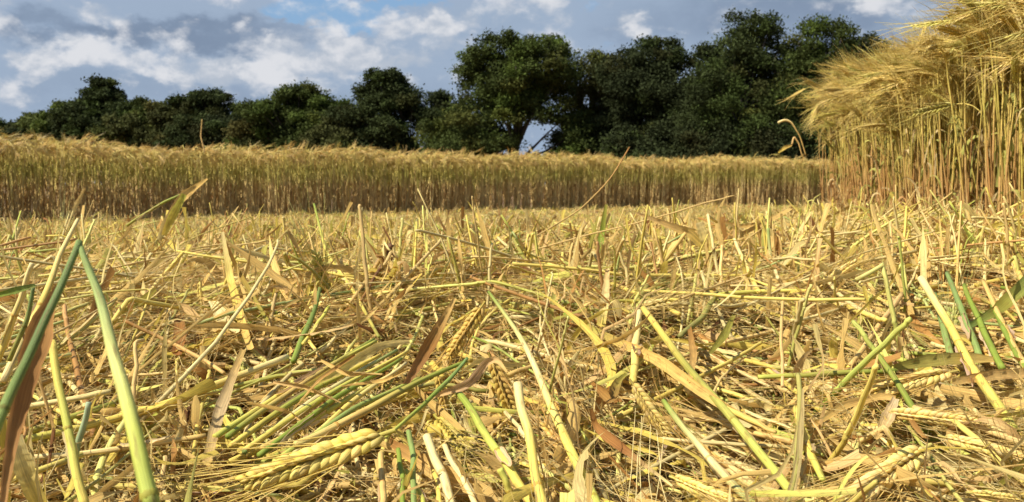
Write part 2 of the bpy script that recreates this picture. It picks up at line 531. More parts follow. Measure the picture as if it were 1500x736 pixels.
# ------------------------------------------------------------------ trees beyond the crop
def tree(px, top, wpx, depth, name, label, hue, base_z=1.0, lean=0.0, holes=(), fill=1.0, trunk_px=None, seed=0, group='trees in the row beyond the barley', wood_r=.26, low=True):
    r = np.random.default_rng(seed + 500)
    sc = depth / FPX
    cx = (px - 750) * sc
    H = (270 - top) * sc + CAM_H
    W = wpx * sc / 2
    tx = ((trunk_px or px) - 750) * sc
    root = empty(name, (tx, depth, 0))
    tag(root, label, 'tree', group)
    # clump centres: a lumpy dome, wide low down, rounded at the top
    cl = []
    W *= 1.34
    n = int(78 * fill * max(.7, (W / 4.5)) * max(.8, H / 10))
    tries = 0
    while len(cl) < n and tries < 8000:
        tries += 1
        h = r.uniform(0, 1) ** .85
        z = base_z + h * (H - base_z - .55)
        rad = W * (1 - max(0, h - .38) ** 2.4 * 2.0) * (.82 + .22 * math.sin(h * 9 + seed)) if h > .38 else W * (.80 + .2 * h / .38)
        rad = max(rad, 1.3) - .45
        a = r.uniform(0, 2 * math.pi)
        q = rad * (r.uniform(.0, 1) ** .4)
        x, y = cx + math.cos(a) * q + lean * (h - .4), depth + math.sin(a) * q * .75
        ppx = 750 + x / depth * FPX; ppy = 270 - (z - CAM_H) / depth * FPX
        if any(((ppx - hx) / hw) ** 2 + ((ppy - hy) / hh) ** 2 < 1 for hx, hy, hw, hh in holes): continue
        if any((x - c[0]) ** 2 + (y - c[1]) ** 2 + (z - c[2]) ** 2 < (.68 * min(1, W / 4)) ** 2 for c in cl): continue
        cl.append((x, y, z, r.uniform(.75, 1.35) * (1.0 if h < .8 else .8)))
    Bs = []
    leafs = []
    for (x, y, z, cr) in cl:
        m_ = int(640 * (cr / 1.05) ** 2)
        d = nrm(r.normal(size=(m_, 3)))
        sub = nrm(r.normal(size=(9, 3)))       # sprigs inside each clump give a ragged edge
        k = r.integers(0, 9, m_)
        pos = (sub[k] * cr * .75 * r.uniform(.55, 1.1, (9, 1))[k] + r.normal(0, .30 * cr, (m_, 3))) * np.array([1.08, 1.08, .72])
        pos = pos + (x, y, z)
        tint = np.array(hue) * r.uniform(.72, 1.32)
        if r.random() < .16: tint = tint * np.array([1.2, 1.0, .9])
        if r.random() < .2: tint = tint * np.array([1.15, 1.25, .9])
        leafs.append((pos, tint, m_))
    pos = np.concatenate([l[0] for l in leafs]); tint = np.concatenate([np.tile(l[1], (l[2], 1)) for l in leafs])
    # keep the openings clear and nothing under ground
    ppx = 750 + pos[:, 0] / pos[:, 1] * FPX; ppy = 270 - (pos[:, 2] - CAM_H) / pos[:, 1] * FPX
    keep = pos[:, 2] > .1
    for hx, hy, hw, hh in holes:
        keep &= (((ppx - hx) / (hw * .8)) ** 2 + ((ppy - hy) / (hh * .8)) ** 2 > 1) | (r.random(len(pos)) < .15)
    pos, tint = pos[keep], tint[keep]
    m_ = len(pos)
    sz = r.uniform(.08, .18, (m_, 1)) * max(.8, depth / 75)
    nd = nrm(r.normal(size=(m_, 3)) + np.array([-.1, -.2, .7]))
    t1 = nrm(np.cross(nd, r.normal(size=(m_, 3)))); t2 = np.cross(nd, t1)
    V = np.stack([pos - t1 * sz, pos - t2 * sz * .5 + nd * sz * .1, pos + t1 * sz, pos + t2 * sz * .5 + nd * sz * .1], 1)
    tint = tint * r.uniform(.7, 1.35, (m_, 1))
    crown = Batch(V, [np.array([[0, 1, 2, 3]])], np.repeat(tint[:, None], 4, 1), np.repeat(r.random((m_, 1, 3)), 4, 1))
    o = build('crown', [crown], M_TREELEAF, root)
    o.location = (-tx, -depth, 0)
    # trunk and limbs
    bs = []
    top_p = np.array([cx + lean * .4, depth, H * .78])
    N_ = 12; s = np.linspace(0, 1, N_)[:, None]
    wob = np.cumsum(r.normal(0, .11, (N_, 3)), 0) * np.array([1, 1, 0]); wob -= wob[0]
    P = np.array([tx, depth, -.1]) * (1 - s) + top_p * s + wob * np.minimum(1, s * 3)
    P[:, 0] += np.sin(s[:, 0] * math.pi) * (tx - cx) * .25
    rr = wood_r * (1.25 - .2 * s[:, 0]) * (1 - .86 * s[:, 0] ** .9); rr[0] *= 1.35
    one = lambda k: np.tile([.1, .08, .06], (1, k, 1))
    bs.append(tubes(P[None], rr[None], one(N_), 8))
    order = r.permutation(len(cl))[:52]
    for k in order:
        c = np.array(cl[k][:3])
        f = np.clip((c[2] / H) * .55 + r.uniform(-.08, .1), .1, .92)
        i = f * (N_ - 1); i0 = int(i); p0 = P[i0] + (P[min(i0 + 1, N_ - 1)] - P[i0]) * (i - i0)
        q = np.linspace(0, 1, 7)[:, None]
        B_ = p0 * (1 - q) + c * q + np.array([0, 0, -.1 * np.linalg.norm(c - p0)]) * np.sin(q * math.pi) * r.uniform(-.8, 1) + np.cumsum(r.normal(0, .05, (7, 3)), 0) * q
        r0 = float(rr[i0]) * .55
        bs.append(tubes(B_[None], (r0 * (1 - .85 * q[:, 0]) + .012)[None], one(7), 5))
    o = build('trunk', bs, M_BARK, root); o.location = (-tx, -depth, 0)
    return root

DG = (.036, .047, .013); MG = (.052, .068, .014); OG = (.058, .062, .016); BG = (.033, .042, .014); LG = (.075, .090, .020)
TREES = [
    (18, 176, 110, 112, 'bushy_tree', 'small low tree at the far end of the row, tapering into the sky', DG, dict()),
    (62, 166, 95, 108, 'bushy_tree', 'low olive tree between the end tree and the lighter sloping one', OG, dict()),
    (108, 150, 110, 106, 'broadleaf_tree', 'lighter green tree sloping up to the tall dark dome beside it', LG, dict()),
    (157, 117, 112, 102, 'broadleaf_tree', 'tall dark narrow dome standing out of the far end of the row', DG, dict()),
    (215, 143, 92, 100, 'broadleaf_tree', 'thin topped tree with sky showing, beside the tall dark dome', MG, dict(fill=.8)),
    (258, 148, 90, 97, 'bushy_tree', 'brownish olive bush crowned tree under the rounded dark dome', OG, dict()),
    (304, 134, 130, 95, 'broadleaf_tree', 'rounded dark dome behind the pale bent dry stalk', DG, dict()),
    (370, 158, 96, 92, 'bushy_tree', 'low dark tree filling the dip between two domes', BG, dict()),
    (440, 124, 148, 88, 'broadleaf_tree', 'full mid green dome with a flat ragged top', MG, dict()),
    (506, 142, 100, 86, 'bushy_tree', 'low green shoulder tree leaning on the open branched tree', MG, dict()),
    (568, 101, 145, 82, 'broadleaf_tree', 'domed tree with a ragged open top and branches reaching out', DG, dict(holes=((621, 208, 12, 22),), trunk_px=600)),
    (646, 134, 62, 84, 'slender_tree', 'small slender tree in the gap next to the big round tree', BG, dict(holes=((621, 208, 12, 22),), fill=.9, wood_r=.14)),
    (754, 54, 222, 72, 'spreading_tree', 'big round headed tree with its dark trunk against open sky', MG, dict(holes=((800, 202, 34, 24), (768, 224, 13, 30), (858, 150, 6, 12)), trunk_px=758, wood_r=.27, lean=1.0)),
    (876, 82, 110, 75, 'broadleaf_tree', 'reddish green tree squeezed between the big round tree and dark mass', OG, dict(holes=((858, 150, 6, 12), (862, 205, 8, 12)))),
    (955, 54, 178, 72, 'broadleaf_tree', 'broad dark tree with a level double top', BG, dict()),
    (1040, 62, 110, 68, 'broadleaf_tree', 'very dark tree filling in before the tallest crown', BG, dict()),
    (1098, 20, 176, 64, 'tall_tree', 'tallest tree, airy feathery top sticking up into grey cloud', DG, dict()),
    (1198, 28, 150, 62, 'tall_tree', 'tall rounded green tree rising just before the standing barley', MG, dict()),
    (1262, 50, 120, 63, 'broadleaf_tree', 'dark tree partly hidden behind the drooping ears of barley', BG, dict()),
    (1345, 62, 120, 62, 'broadleaf_tree', 'tree almost wholly hidden behind the near bank of barley', DG, dict()),
]
for i, (px, top, w, d, nm, lab, hue, kw) in enumerate(TREES):
    tree(px, top, w, d, nm, lab, hue, seed=i, **kw)
# low shrubs closing the foot of the row
SHRUBS = [(40, 186, 110, 105, 'dark'), (200, 170, 120, 98, 'brownish'), (330, 172, 130, 92, 'dark'), (395, 165, 100, 88, 'olive'), (500, 168, 120, 82, 'olive'),
          (575, 180, 60, 80, 'dark'), (690, 178, 90, 70, 'green'), (940, 180, 140, 68, 'dark'), (1050, 175, 140, 63, 'dark'), (1160, 178, 130, 60, 'blackish green')]
SW = ['under the end of the tree row', 'between the dark dome and the rounded dome', 'below the dip beside the rounded dome', 'at the foot of the mid green dome',
      'below the low shoulder tree', 'just before the small gap of sky', 'at the foot of the big round tree', 'below the broad double topped tree', 'below the very dark tree', 'below the tallest crown']
for i, (px, top, w, d, c) in enumerate(SHRUBS):
    hue = {'dark': BG, 'brownish': OG, 'olive': OG, 'green': MG, 'blackish green': BG}[c]
    tree(px, top, w, d, 'shrub', f'{c} shrub {SW[i]}', hue, base_z=.5, seed=80 + i, group='shrubs under the tree row', wood_r=.1, fill=.9)

# ------------------------------------------------------------------ colours of the crop (base colours)
PAL = {
    'pale straw': ((.76, .61, .27), (.66, .52, .20)), 'yellow': ((.74, .56, .13), (.66, .52, .12)), 'yellow green': ((.50, .50, .10), (.68, .60, .18)),
    'green': ((.23, .29, .045), (.48, .49, .10)), 'blue green': ((.24, .31, .085), (.44, .47, .15)), 'golden': ((.66, .44, .14), (.70, .50, .18)),
    'tan': ((.64, .43, .15), (.58, .40, .14)), 'brown': ((.34, .17, .05), (.46, .25, .08)), 'dark brown': ((.13, .06, .025), (.28, .13, .05)),
    'olive': ((.32, .29, .06), (.44, .38, .09)), 'pinkish tan': ((.67, .44, .18), (.69, .48, .21)),
}
NAMES = list(PAL)
STEM_P = {'pale straw': .26, 'yellow': .24, 'yellow green': .14, 'green': .075, 'blue green': .025, 'golden': .13, 'tan': .08, 'brown': .03, 'olive': .04}
LEAF_P = {'pale straw': .20, 'yellow': .13, 'golden': .18, 'tan': .20, 'brown': .085, 'pinkish tan': .07, 'dark brown': .02, 'olive': .04, 'yellow green': .05}
def pick_cols(n, P):
    k = list(P); p = np.array([P[x] for x in k]); p = p / p.sum()
    idx = rng.choice(len(k), n, p=p)
    names = np.array(k)[idx]
    A = np.array([PAL[x][0] for x in k])[idx]; B = np.array([PAL[x][1] for x in k])[idx]
    j = rng.uniform(.82, 1.16, (n, 1))
    return names, A * j, B * j

# ------------------------------------------------------------------ scattering
def sample_xy(n, y0, y1, margin=.35):
    out = []
    while sum(map(len, out)) < n:
        y = rng.uniform(y0, y1, n * 2); x = rng.uniform(-1, 1, n * 2) * (.66 * y1 + margin)
        ok = (np.abs(x) < .66 * y + margin) & (x < bank_x(y) + .22 + 9 * sm(4.2, 5.5, y)) & (y < edge_y(x) + .25)
        out.append(np.stack([x[ok], y[ok]], -1))
    return np.concatenate(out)[:n]

def paths(xy, phi, L, off, th, s, follow=1.0, curl=None, kink=None, kphi=None, kth=None, droop=None):
    """integrate heading and pitch along arclength s (M,N in 0..1)"""
    M, N = s.shape
    f = np.broadcast_to(phi[:, None], (M, N)).copy(); t = np.broadcast_to(th[:, None], (M, N)).copy()
    if curl is not None: f = f + curl[:, None] * (s - .5)
    if droop is not None: t = t - droop[:, None] * s ** 1.5
    if kink is not None:
        a = s > kink[:, None]
        f = f + a * kphi[:, None]; t = np.where(a, kth[:, None], t)
    d = np.stack([np.cos(f) * np.cos(t), np.sin(f) * np.cos(t), np.sin(t)], -1)
    ds = np.diff(s, axis=1)[..., None] * L[:, None, None]
    P = np.concatenate([np.zeros((M, 1, 3)), np.cumsum((d[:, :-1] + d[:, 1:]) * .5 * ds, 1)], 1)
    P[..., :2] += xy[:, None]
    z0 = zmat(xy[:, 0], xy[:, 1])
    fl = np.broadcast_to(follow, (M,))[:, None] if np.ndim(follow) else follow
    P[..., 2] += (z0 + off)[:, None] + fl * (zmat(P[..., 0], P[..., 1]) - z0[:, None])
    return P

def main_dir(xy, n):
    """the lie of the trampled crop: swept bundles with a lot of disorder"""
    x, y = xy[:, 0], xy[:, 1]
    base = R(20) + 1.0 * np.sin(1.7 * x + .9 * y + 1) + .7 * np.sin(3.1 * y - 2 * x)
    a = base + rng.normal(0, .55, n)
    wild = rng.random(n) < .4
    a = np.where(wild, rng.uniform(0, 2 * np.pi, n), a)
    return a + np.pi * (rng.random(n) < .5)

def gen_stems(n, y0, y1, lod, up=.2, xy=None):
    xy = sample_xy(n, y0, y1) if xy is None else xy
    phi = main_dir(xy, n); L = rng.uniform(.09, .42 if lod == 2 else .32, n)
    upr = rng.random(n) < up
    off = np.where(upr, rng.uniform(-.05, -.01, n), rng.uniform(-.055, .010, n))
    th = np.where(upr, R(1) * rng.uniform(20, 80, n), R(1) * rng.normal(1, 5, n))
    L = np.where(upr, rng.uniform(.05, .14, n), L)
    kink = np.where(upr, rng.uniform(.4, 1.35, n), np.where(rng.random(n) < .5, rng.uniform(.2, .8, n), 2.0))
    kphi = np.where(upr, rng.normal(0, .8, n), rng.normal(0, .8, n))
    kth = np.where(upr, -R(1) * rng.uniform(0, 70, n), R(1) * rng.normal(-3, 6, n))
    N = {2: 10, 1: 7, 0: 4}[lod]
    s = np.broadcast_to(np.linspace(0, 1, N), (n, N)).copy()
    node = rng.uniform(.15, .85, n)
    if lod == 2:
        kk = np.clip(kink, .02, .97)
        s = np.sort(np.concatenate([s, kk[:, None] - .012, kk[:, None] + .012, node[:, None] + np.array([[-.012, -.004, .004, .012]]) * (.2 / L[:, None])], 1), 1)
        s = np.clip(s, 0, 1); s = s + np.arange(s.shape[1])[None] * 1e-4
    P = paths(xy - np.where(upr[:, None], 0, .5) * np.stack([np.cos(phi), np.sin(phi)], -1) * L[:, None], phi, L, off, th, s, np.where(upr, 0., 1.), curl=rng.normal(0, .35, n), kink=kink, kphi=kphi, kth=kth)
    r0 = rng.uniform(.0010, .0024, n) * {2: 1, 1: 1.2, 0: 1.7}[lod]
    rad = r0[:, None] * (1.08 - (.22 if lod == 2 else .62) * s)
    P = P + rng.normal(0, .0004, P.shape)
    nm, A, B = pick_cols(n, STEM_P)
    C = A[:, None] * (1 - s[..., None]) + B[:, None] * s[..., None]
    if lod == 2:
        w = np.exp(-((s - node[:, None]) / (.006 * (.2 / L[:, None]))) ** 2)
        rad = rad * (1 + .12 * w); C = C * (1 - .25 * w[..., None])
        step = sm(node[:, None] - .01, node[:, None] + .01, s)[..., None]
        C = C * (1 - .16 * (1 - step)) + .02 * step
    return dict(P=P, r=rad, C=C, names=nm, L=L, upr=upr, kink=(kink < .97), s=s, node=node, S={2: 7, 1: 4, 0: 3}[lod], r0=r0)

def gen_leaves(n, y0, y1, lod, up=.28, xy=None):
    xy = sample_xy(n, y0, y1) if xy is None else xy
    phi = main_dir(xy, n)
    upr = rng.random(n) < up
    L = np.where(upr, rng.uniform(.035, .11, n), rng.uniform(.05, .19, n))
    off = np.where(upr, rng.uniform(-.045, -.005, n), rng.uniform(-.06, .008, n))
    th = np.where(upr, R(1) * rng.uniform(25, 88, n), R(1) * rng.normal(2, 10, n))
    droop = np.where(upr, rng.uniform(0, 2.6, n) * (rng.random(n) < .6), rng.normal(0, .3, n))
    N = {2: 15, 1: 7, 0: 4}[lod]
    s = np.broadcast_to(np.linspace(0, 1, N), (n, N)).copy()
    P = paths(xy, phi, L, off, th, s, np.where(upr, 0., 1.), curl=rng.normal(0, .7, n), droop=droop)
    w0 = rng.uniform(.0035, .0100, n) * {2: 1, 1: 1.15, 0: 1.6}[lod]
    W = w0[:, None] * np.minimum(1, (1.02 - s) * rng.uniform(1.2, 3.5, n)[:, None]) * (.75 + .25 * np.minimum(1, s * 5))
    cut = (rng.random(n) < .3)[:, None]
    W = np.where(cut, w0[:, None] * (.9 + .1 * np.sin(s * 7)), W)
    tw = rng.uniform(0, 2 * np.pi, n)[:, None] + rng.normal(0, 1.1, n)[:, None] * s
    tw = np.where(upr[:, None], tw, rng.normal(0, .7, n)[:, None] + np.pi / 2 * 0 + rng.normal(0, 1.2, n)[:, None] * s)
    nm, A, B = pick_cols(n, LEAF_P)
    C = A[:, None] * (1 - s[..., None]) + B[:, None] * s[..., None]
    fold = .25
    return dict(P=P, W=W, C=C, tw=tw, names=nm, L=L, upr=upr, s=s, fold=fold)

def gen_ears(n, y0, y1, xy=None):
    xy = sample_xy(n, y0, y1) if xy is None else xy
    phi = main_dir(xy, n); th = R(1) * rng.normal(0, 12, n)
    d = np.stack([np.cos(phi) * np.cos(th), np.sin(phi) * np.cos(th), np.sin(th)], -1)
    O = np.concatenate([xy, (zmat(xy[:, 0], xy[:, 1]) + rng.uniform(-.035, .006, n))[:, None]], 1)
    j = rng.uniform(.8, 1.12, (n, 1))
    tint = np.where(rng.random((n, 1)) < .25, np.array([[.8, .98, .75]]), np.array([[1., 1., 1.]])) * j
    tint = np.where(rng.random((n, 1)) < .15, tint * np.array([[1.0, .82, .62]]), tint)
    return dict(O=O, Rm=axes(d, rng.uniform(-1.2, 1.2, n)), sc=rng.uniform(.75, 1.1, n), bend=rng.normal(0, 5, n), tint=tint, d=d)

# ------------------------------------------------------------------ labels: tell every piece by its look and what it lies beside
MARKS = [(165, 470, 'the tall folded green stalk'), (450, 675, 'the plump pale ear'), (480, 590, 'the sheaf of green straws'), (640, 500, 'the upright brown blade'),
         (690, 600, 'the folded green ear stalk'), (810, 600, 'the long pale leaning stalk'), (960, 640, 'the ear with white hanging awns'), (1050, 580, 'the long olive crossing stalk'),
         (1120, 420, 'the level yellow stalk'), (1420, 500, 'the thick yellow cut stalk'), (1290, 530, 'the long olive strap leaf'), (1290, 690, 'the long pale tilted ear'),
         (345, 420, 'the yellow folded blade'), (230, 430, 'the slanting yellow straw'), (555, 400, 'the dark bent twig like stalk'), (450, 480, 'the dark green spike'),
         (270, 300, 'the frayed tuft before the far crop'), (880, 330, 'the upright stubs before the far crop'), (1000, 360, 'the tent of crossed blades'), (1440, 330, 'the foot of the standing barley'),
         (60, 620, 'the curled brown leaf'), (620, 690, 'the broken green stubs'), (1220, 600, 'the hanging tan leaf'), (740, 340, 'the thin leaning brown straw'),
         (320, 600, 'the slanting tan leaf'), (1170, 650, 'the short yellow stub'), (1480, 690, 'the ear in the lower corner'), (60, 360, 'the fold of the green stalk'), (1300, 420, 'the pale bent leaf tip')]
used = {}
def where(px, py):
    px, py = min(max(px, 0), 1500), min(max(py, 0), 736)
    d = [(abs(px - a) ** 2 + (1.3 * (py - b)) ** 2, a, b, t) for a, b, t in MARKS]
    d.sort(); _, a, b, t = d[0]
    dx, dy = px - a, py - b
    near = 'close ' if abs(dx) + abs(dy) < 70 else ''
    if abs(dx) > abs(dy): w = 'left of' if dx < 0 else 'right of'
    else: w = 'above' if dy < 0 else 'below'
    return f'{near}{w} {t}'
LEAN = lambda a: 'upright' if abs(a) < 15 else ('tilted right' if a > 0 else 'tilted left') if abs(a) < 65 else 'lying flat'
def autolabel(noun, colour, P, extra=''):
    x, y, _ = project(P)
    i = int(np.argmin(y)); j = int(np.argmax(y))
    a = math.degrees(math.atan2(x[i] - x[j], max(1e-3, y[j] - y[i])))
    ln = math.hypot(np.ptp(x), np.ptp(y))
    size = 'short' if ln < 60 else 'long' if ln > 190 else ''
    w = [size, colour, noun, extra, LEAN(a), where(float(x.mean()), float(y.mean()))]
    return ' '.join(q for q in w if q)
pending = []
ORD = ['leftmost', 'second', 'third', 'fourth', 'fifth', 'sixth', 'seventh', 'eighth', 'ninth', 'tenth', 'eleventh', 'twelfth']
NUM = ['none', 'one', 'two', 'three', 'four', 'five', 'six', 'seven', 'eight', 'nine', 'ten', 'eleven', 'twelve']
def settle_labels():
    """look and neighbours first; where those agree, the order from left to right"""
    by = {}
    for it in pending: by.setdefault(it[1], []).append(it)
    for lab, its in by.items():
        its.sort(key=lambda it: project(np.array(it[4]))[0])
        n = len(its)
        for k, (o, _, cat, grp, _p) in enumerate(its):
            t = lab if n == 1 or n > 12 else f"{lab}, {ORD[k]} of {NUM[n]}" + ('' if k == 0 else ' from left')
            w = t.split()
            for drop in ('close', 'the', 'the', 'lying', 'bent', 'long', 'short'):
                if len(w) > 16 and drop in w: w.remove(drop)
            tag(o, ' '.join(w), cat, grp)

# ------------------------------------------------------------------ make one thing out of a slice
def put_stem(g, i, label=None, nodes=True):
    P = g['P'][i]
    j0 = 0
    loc = tuple(P[j0])
    b = tubes(P[None], g['r'][i][None], g['C'][i][None], g.get('S', 7))
    o = build('barley_straw', [b], M_STEM, None, loc)
    if label: tag(o, label, 'straw', 'fallen barley stems')
    else: pending.append((o, autolabel('stem', g['names'][i], P, 'bent' if g['kink'][i] else ''), 'straw', 'fallen barley stems', P.mean(0)))
    if nodes:
        # the swollen joint as a part of its own
        k = int(np.argmin(np.abs(g['s'][i] - g['node'][i])))
        k = min(max(k, 1), len(P) - 2)
        t = nrm((P[k + 1] - P[k - 1])[None])[0]
        rr = g['r'][i][k]
        q = np.array([-1, -.6, 0, .6, 1.])[:, None]
        Q = P[k] + t * q * rr * .55
        rad = rr * np.array([1.0, 1.09, 1.13, 1.09, 1.0])
        c = g['C'][i][k] * np.array([.75, .62, .5])
        nb = build('node', [tubes(Q[None], rad[None], np.tile(c, (1, 5, 1)), 7)], M_STEM, o)
        nb.location = -Vector(loc)
        if k + 5 < len(P):
            # a papery sheath round the straw above the joint, its end peeling away
            j1 = min(len(P), k + 5 + int(rng.integers(0, 4)))
            Sg = P[k:j1]
            q = np.linspace(0, 1, 9); u = np.linspace(0, 1, len(Sg))
            Q = np.stack([np.interp(q, u, Sg[:, c]) for c in range(3)], 1)
            T_, A_, B_ = frames(Q[None]); a0 = rng.uniform(0, 6.28)
            off = (A_[0] * math.cos(a0) + B_[0] * math.sin(a0))
            rr2 = np.interp(q, u, g['r'][i][k:j1])[:, None]
            Q = Q + off * rr2 * (.75 + 1.6 * q[:, None] ** 4)
            cc = np.array([.74, .58, .32]) * rng.uniform(.6, 1.05) * np.array([1, rng.uniform(.85, 1.05), rng.uniform(.7, 1.1)])
            sb = build('leaf_sheath', [ribbons(Q[None], (rr2[:, 0] * 2.3 * (1.02 - .7 * q ** 3))[None], np.tile(cc, (1, 9, 1)), np.full((1, 9), a0 + math.pi / 2), -.45)], M_LEAF, o)
            sb.location = -Vector(loc)
    return o

def put_leaf(g, i, label=None, name='dry_leaf'):
    P = g['P'][i]; loc = tuple(P[0])
    o = build(name, [ribbons(P[None], g['W'][i][None], g['C'][i][None], g['tw'][i][None], g.get('fold', .25), g.get('rag', .10))], M_LEAF, None, loc)
    if label: tag(o, label, 'leaf', 'fallen barley leaves')
    else: pending.append((o, autolabel('leaf', g['names'][i], P), 'leaf', 'fallen barley leaves', P.mean(0)))
    return o

HI = [ear_template(3, seed=k, pieces=True) for k in range(3)]
MD = [ear_template(2, seed=20 + k) for k in range(6)]
LO = [ear_template(1, seed=40 + k) for k in range(6)]
FAR = [ear_template(0, seed=60 + k) for k in range(6)]

def put_ear(g, i, label=None, hero=False):
    sl = slice(i, i + 1); O = g['O'][sl]; a = (g['Rm'][sl], O, g['sc'][sl], g['bend'][sl], g['tint'][sl])
    loc = tuple(O[0])
    root = empty('barley_ear', loc)
    if hero:
        G, A, kern, rach = HI[i % 3]
        o = build('rachis', [place(rach, *a)], M_STEM, root); o.location = -Vector(loc)
        for k in kern:
            o = build('kernel', [place(k, *a)], M_GRAIN, root); o.location = -Vector(loc)
    else:
        G, A = MD[i % 6]
        o = build('grain_head', [place(G, *a)], M_GRAIN, root); o.location = -Vector(loc)
    o = build('awn_tuft', [place(A, *a)], M_AWN, root); o.location = -Vector(loc)
    if label: tag(root, label, 'barley ear', 'fallen barley ears')
    else:
        P = np.stack([O[0], O[0] + g['d'][i] * .07])
        c = 'green tinged' if g['tint'][i][0] < g['tint'][i][1] * .9 else 'brownish' if g['tint'][i][2] < g['tint'][i][0] * .75 else 'pale yellow'
        pending.append((root, autolabel('ear', c, P), 'barley ear', 'fallen barley ears', P.mean(0)))
    return root

# ------------------------------------------------------------------ pieces one can single out, placed by hand
def spline(pts, n):
    pts = np.asarray(pts, float)
    if len(pts) == 2: 
        t = np.linspace(0, 1, n)[:, None]; return pts[0] * (1 - t) + pts[1] * t
    seg = np.linalg.norm(np.diff(pts[:, :2], axis=0), axis=1); u = np.concatenate([[0], np.cumsum(seg)]); u /= u[-1]
    t = np.linspace(0, 1, n)
    out = np.stack([np.interp(t, u, pts[:, k]) for k in range(pts.shape[1])], 1)
    for _ in range(2):
        out[1:-1] = (out[:-2] + 2 * out[1:-1] + out[2:]) / 4
    return out
def col_at(cs, t):
    cs = [PAL[c][0] if isinstance(c, str) else c for c in cs]
    u = np.linspace(0, 1, len(cs)); cs = np.array(cs)
    return np.stack([np.interp(t, u, cs[:, k]) for k in range(3)], 1)
def hero_pts(pts, depth, n, sharp=False):
    q = []
    for k, (px, py) in enumerate(pts):
        d = depth[k] if isinstance(depth, (list, tuple)) else depth
        ds = surf(px, min(max(py, 330), 735), .012) * .985
        d = ds if d is None else min(d, ds) if py > 330 else d
        q.append((px, py, d))
    q = np.array(q, float)
    s = spline(np.column_stack([q[:, 0], q[:, 1], 1 / q[:, 2]]), n)
    return np.array([at(a, b, 1 / c) for a, b, c in s]), 1 / s[:, 2]

used_px = []
def H_stem(pts, w, cols, label, depth=None, nodes=(.5,), rmax=.0034, rmin=.0006):
    n = 22
    P, d = hero_pts(pts, depth, n)
    t = np.linspace(0, 1, n)
    ww = np.interp(t, np.linspace(0, 1, len(w)), w)
    rad = np.clip(ww * d / FPX / 2, rmin, rmax) * (1 + rng.normal(0, .008, n))
    if max(w) > 3: P = P + spline(spline(rng.normal(0, .0007, (n, 3)), n), n) * np.minimum(1, d[:, None] * 2)
    C = col_at(cols, t) * (1 + rng.normal(0, .03, (n, 1)))
    g = dict(P=P[None], r=rad[None], C=C[None], s=t[None], node=np.array([nodes[0] if nodes else .5]), S=12, names=[''], kink=[False])
    put_stem(g, 0, label, nodes=bool(nodes))
    if len(nodes) > 1:
        pass
def H_leaf(pts, w, cols, label, depth=None, tw=(0, 0), fold=.3):
    n = 26
    P, d = hero_pts(pts, depth, n)
    t = np.linspace(0, 1, n)
    W = np.interp(t, np.linspace(0, 1, len(w)), w) * d / FPX * 1.15
    C = col_at(cols, t) * (1 + rng.normal(0, .05, (n, 1)))
    # turn the blade to show its face: find the angle by which the cross vector is square to the sight line
    T, A, B = frames(P[None])
    v = nrm(P - np.array([0, 0, CAM_H]))
    ang = np.arctan2((B[0] * v).sum(-1), (A[0] * v).sum(-1)) + math.pi / 2
    ang = np.unwrap(ang)
    tw_ = ang + np.interp(t, np.linspace(0, 1, len(tw)), tw)
    g = dict(P=P[None], W=W[None], C=C[None], tw=tw_[None], names=[''], fold=fold, rag=.05)
    put_leaf(g, 0, label)
def H_ear(p0, p1, label, depth=None, roll=None, tint=(1, 1, 1), hero=True, k=0, bend=2.0, fat=1.0):
    """p0 = stalk end, p1 = tip of the grain"""
    d0 = (depth[0] if isinstance(depth, (list, tuple)) else depth) or surf(*p0, .012) * .985
    d1 = (depth[1] if isinstance(depth, (list, tuple)) else depth) or surf(*p1, .012) * .985
    A_, B_ = at(*p0, d0), at(*p1, d1)
    L = np.linalg.norm(B_ - A_)
    lim = .088
    if L > lim:
        B_ = A_ + (B_ - A_) * lim / L; L = lim
    d = nrm((B_ - A_)[None])
    v = nrm((A_ + B_)[None] / 2 - np.array([[0, 0, CAM_H]]))
    z = nrm(-v + (v * d).sum(-1, keepdims=True) * d); y = np.cross(z, d)
    ro = roll or 0.0
    c, s = math.cos(ro), math.sin(ro)
    Rm = np.stack([d, y * c + z * s, z * c - y * s], -1)
    # thicken a foreshortened ear less than it is shortened
    g = dict(O=np.repeat(A_[None], 6, 0), Rm=np.repeat(Rm, 6, 0), sc=np.full(6, L / .078), bend=np.full(6, bend), tint=np.repeat(np.array(tint, float)[None], 6, 0), d=np.repeat(d, 6, 0))
    g['Rm'] = g['Rm'] * np.array([1, fat, fat])[None, None]
    put_ear(g, k, label, hero)

S_, Lf = H_stem, H_leaf
# the big folded stalk on the left
S_([(119, 354), (128, 385), (145, 432), (178, 560), (224, 745)], (8, 14, 19, 23, 26), ((.24, .31, .09), (.36, .42, .14), (.66, .64, .20), (.50, .52, .10), (.38, .43, .09)), 'thick green and yellow stalk of the tall folded pair, leaning right', [.31, .305, .30, .275, .25], nodes=(.93,), rmax=.004)
S_([(121, 353), (62, 480), (-14, 640)], (9, 13, 17), ((.20, .27, .08), (.13, .18, .05), (.24, .30, .07)), 'dark green stalk of the tall folded pair, leaning left', [.31, .29, .26], nodes=(.85,))
S_([(110, 322), (60, 440), (4, 560)], (5, 10, 11), ('pale straw', 'yellow', 'pale straw'), 'pale straw stalk slanting behind the tall folded green stalk', [.55, .5, .46])
Lf([(85, 420), (62, 470), (32, 560), (14, 660), (4, 745)], (6, 33, 27, 14, 8), ((.44, .24, .08), (.34, .17, .06), (.46, .26, .10)), 'curled rusty brown leaf hanging at the left edge', [.36, .35, .33, .31, .30], tw=(.3, -.5, .2), fold=.6)
S_([(74, 500), (92, 590), (124, 745)], (11, 12, 14), ('yellow', 'yellow green', 'yellow'), 'yellow stalk standing just behind the curled brown leaf', [.46, .44, .41])
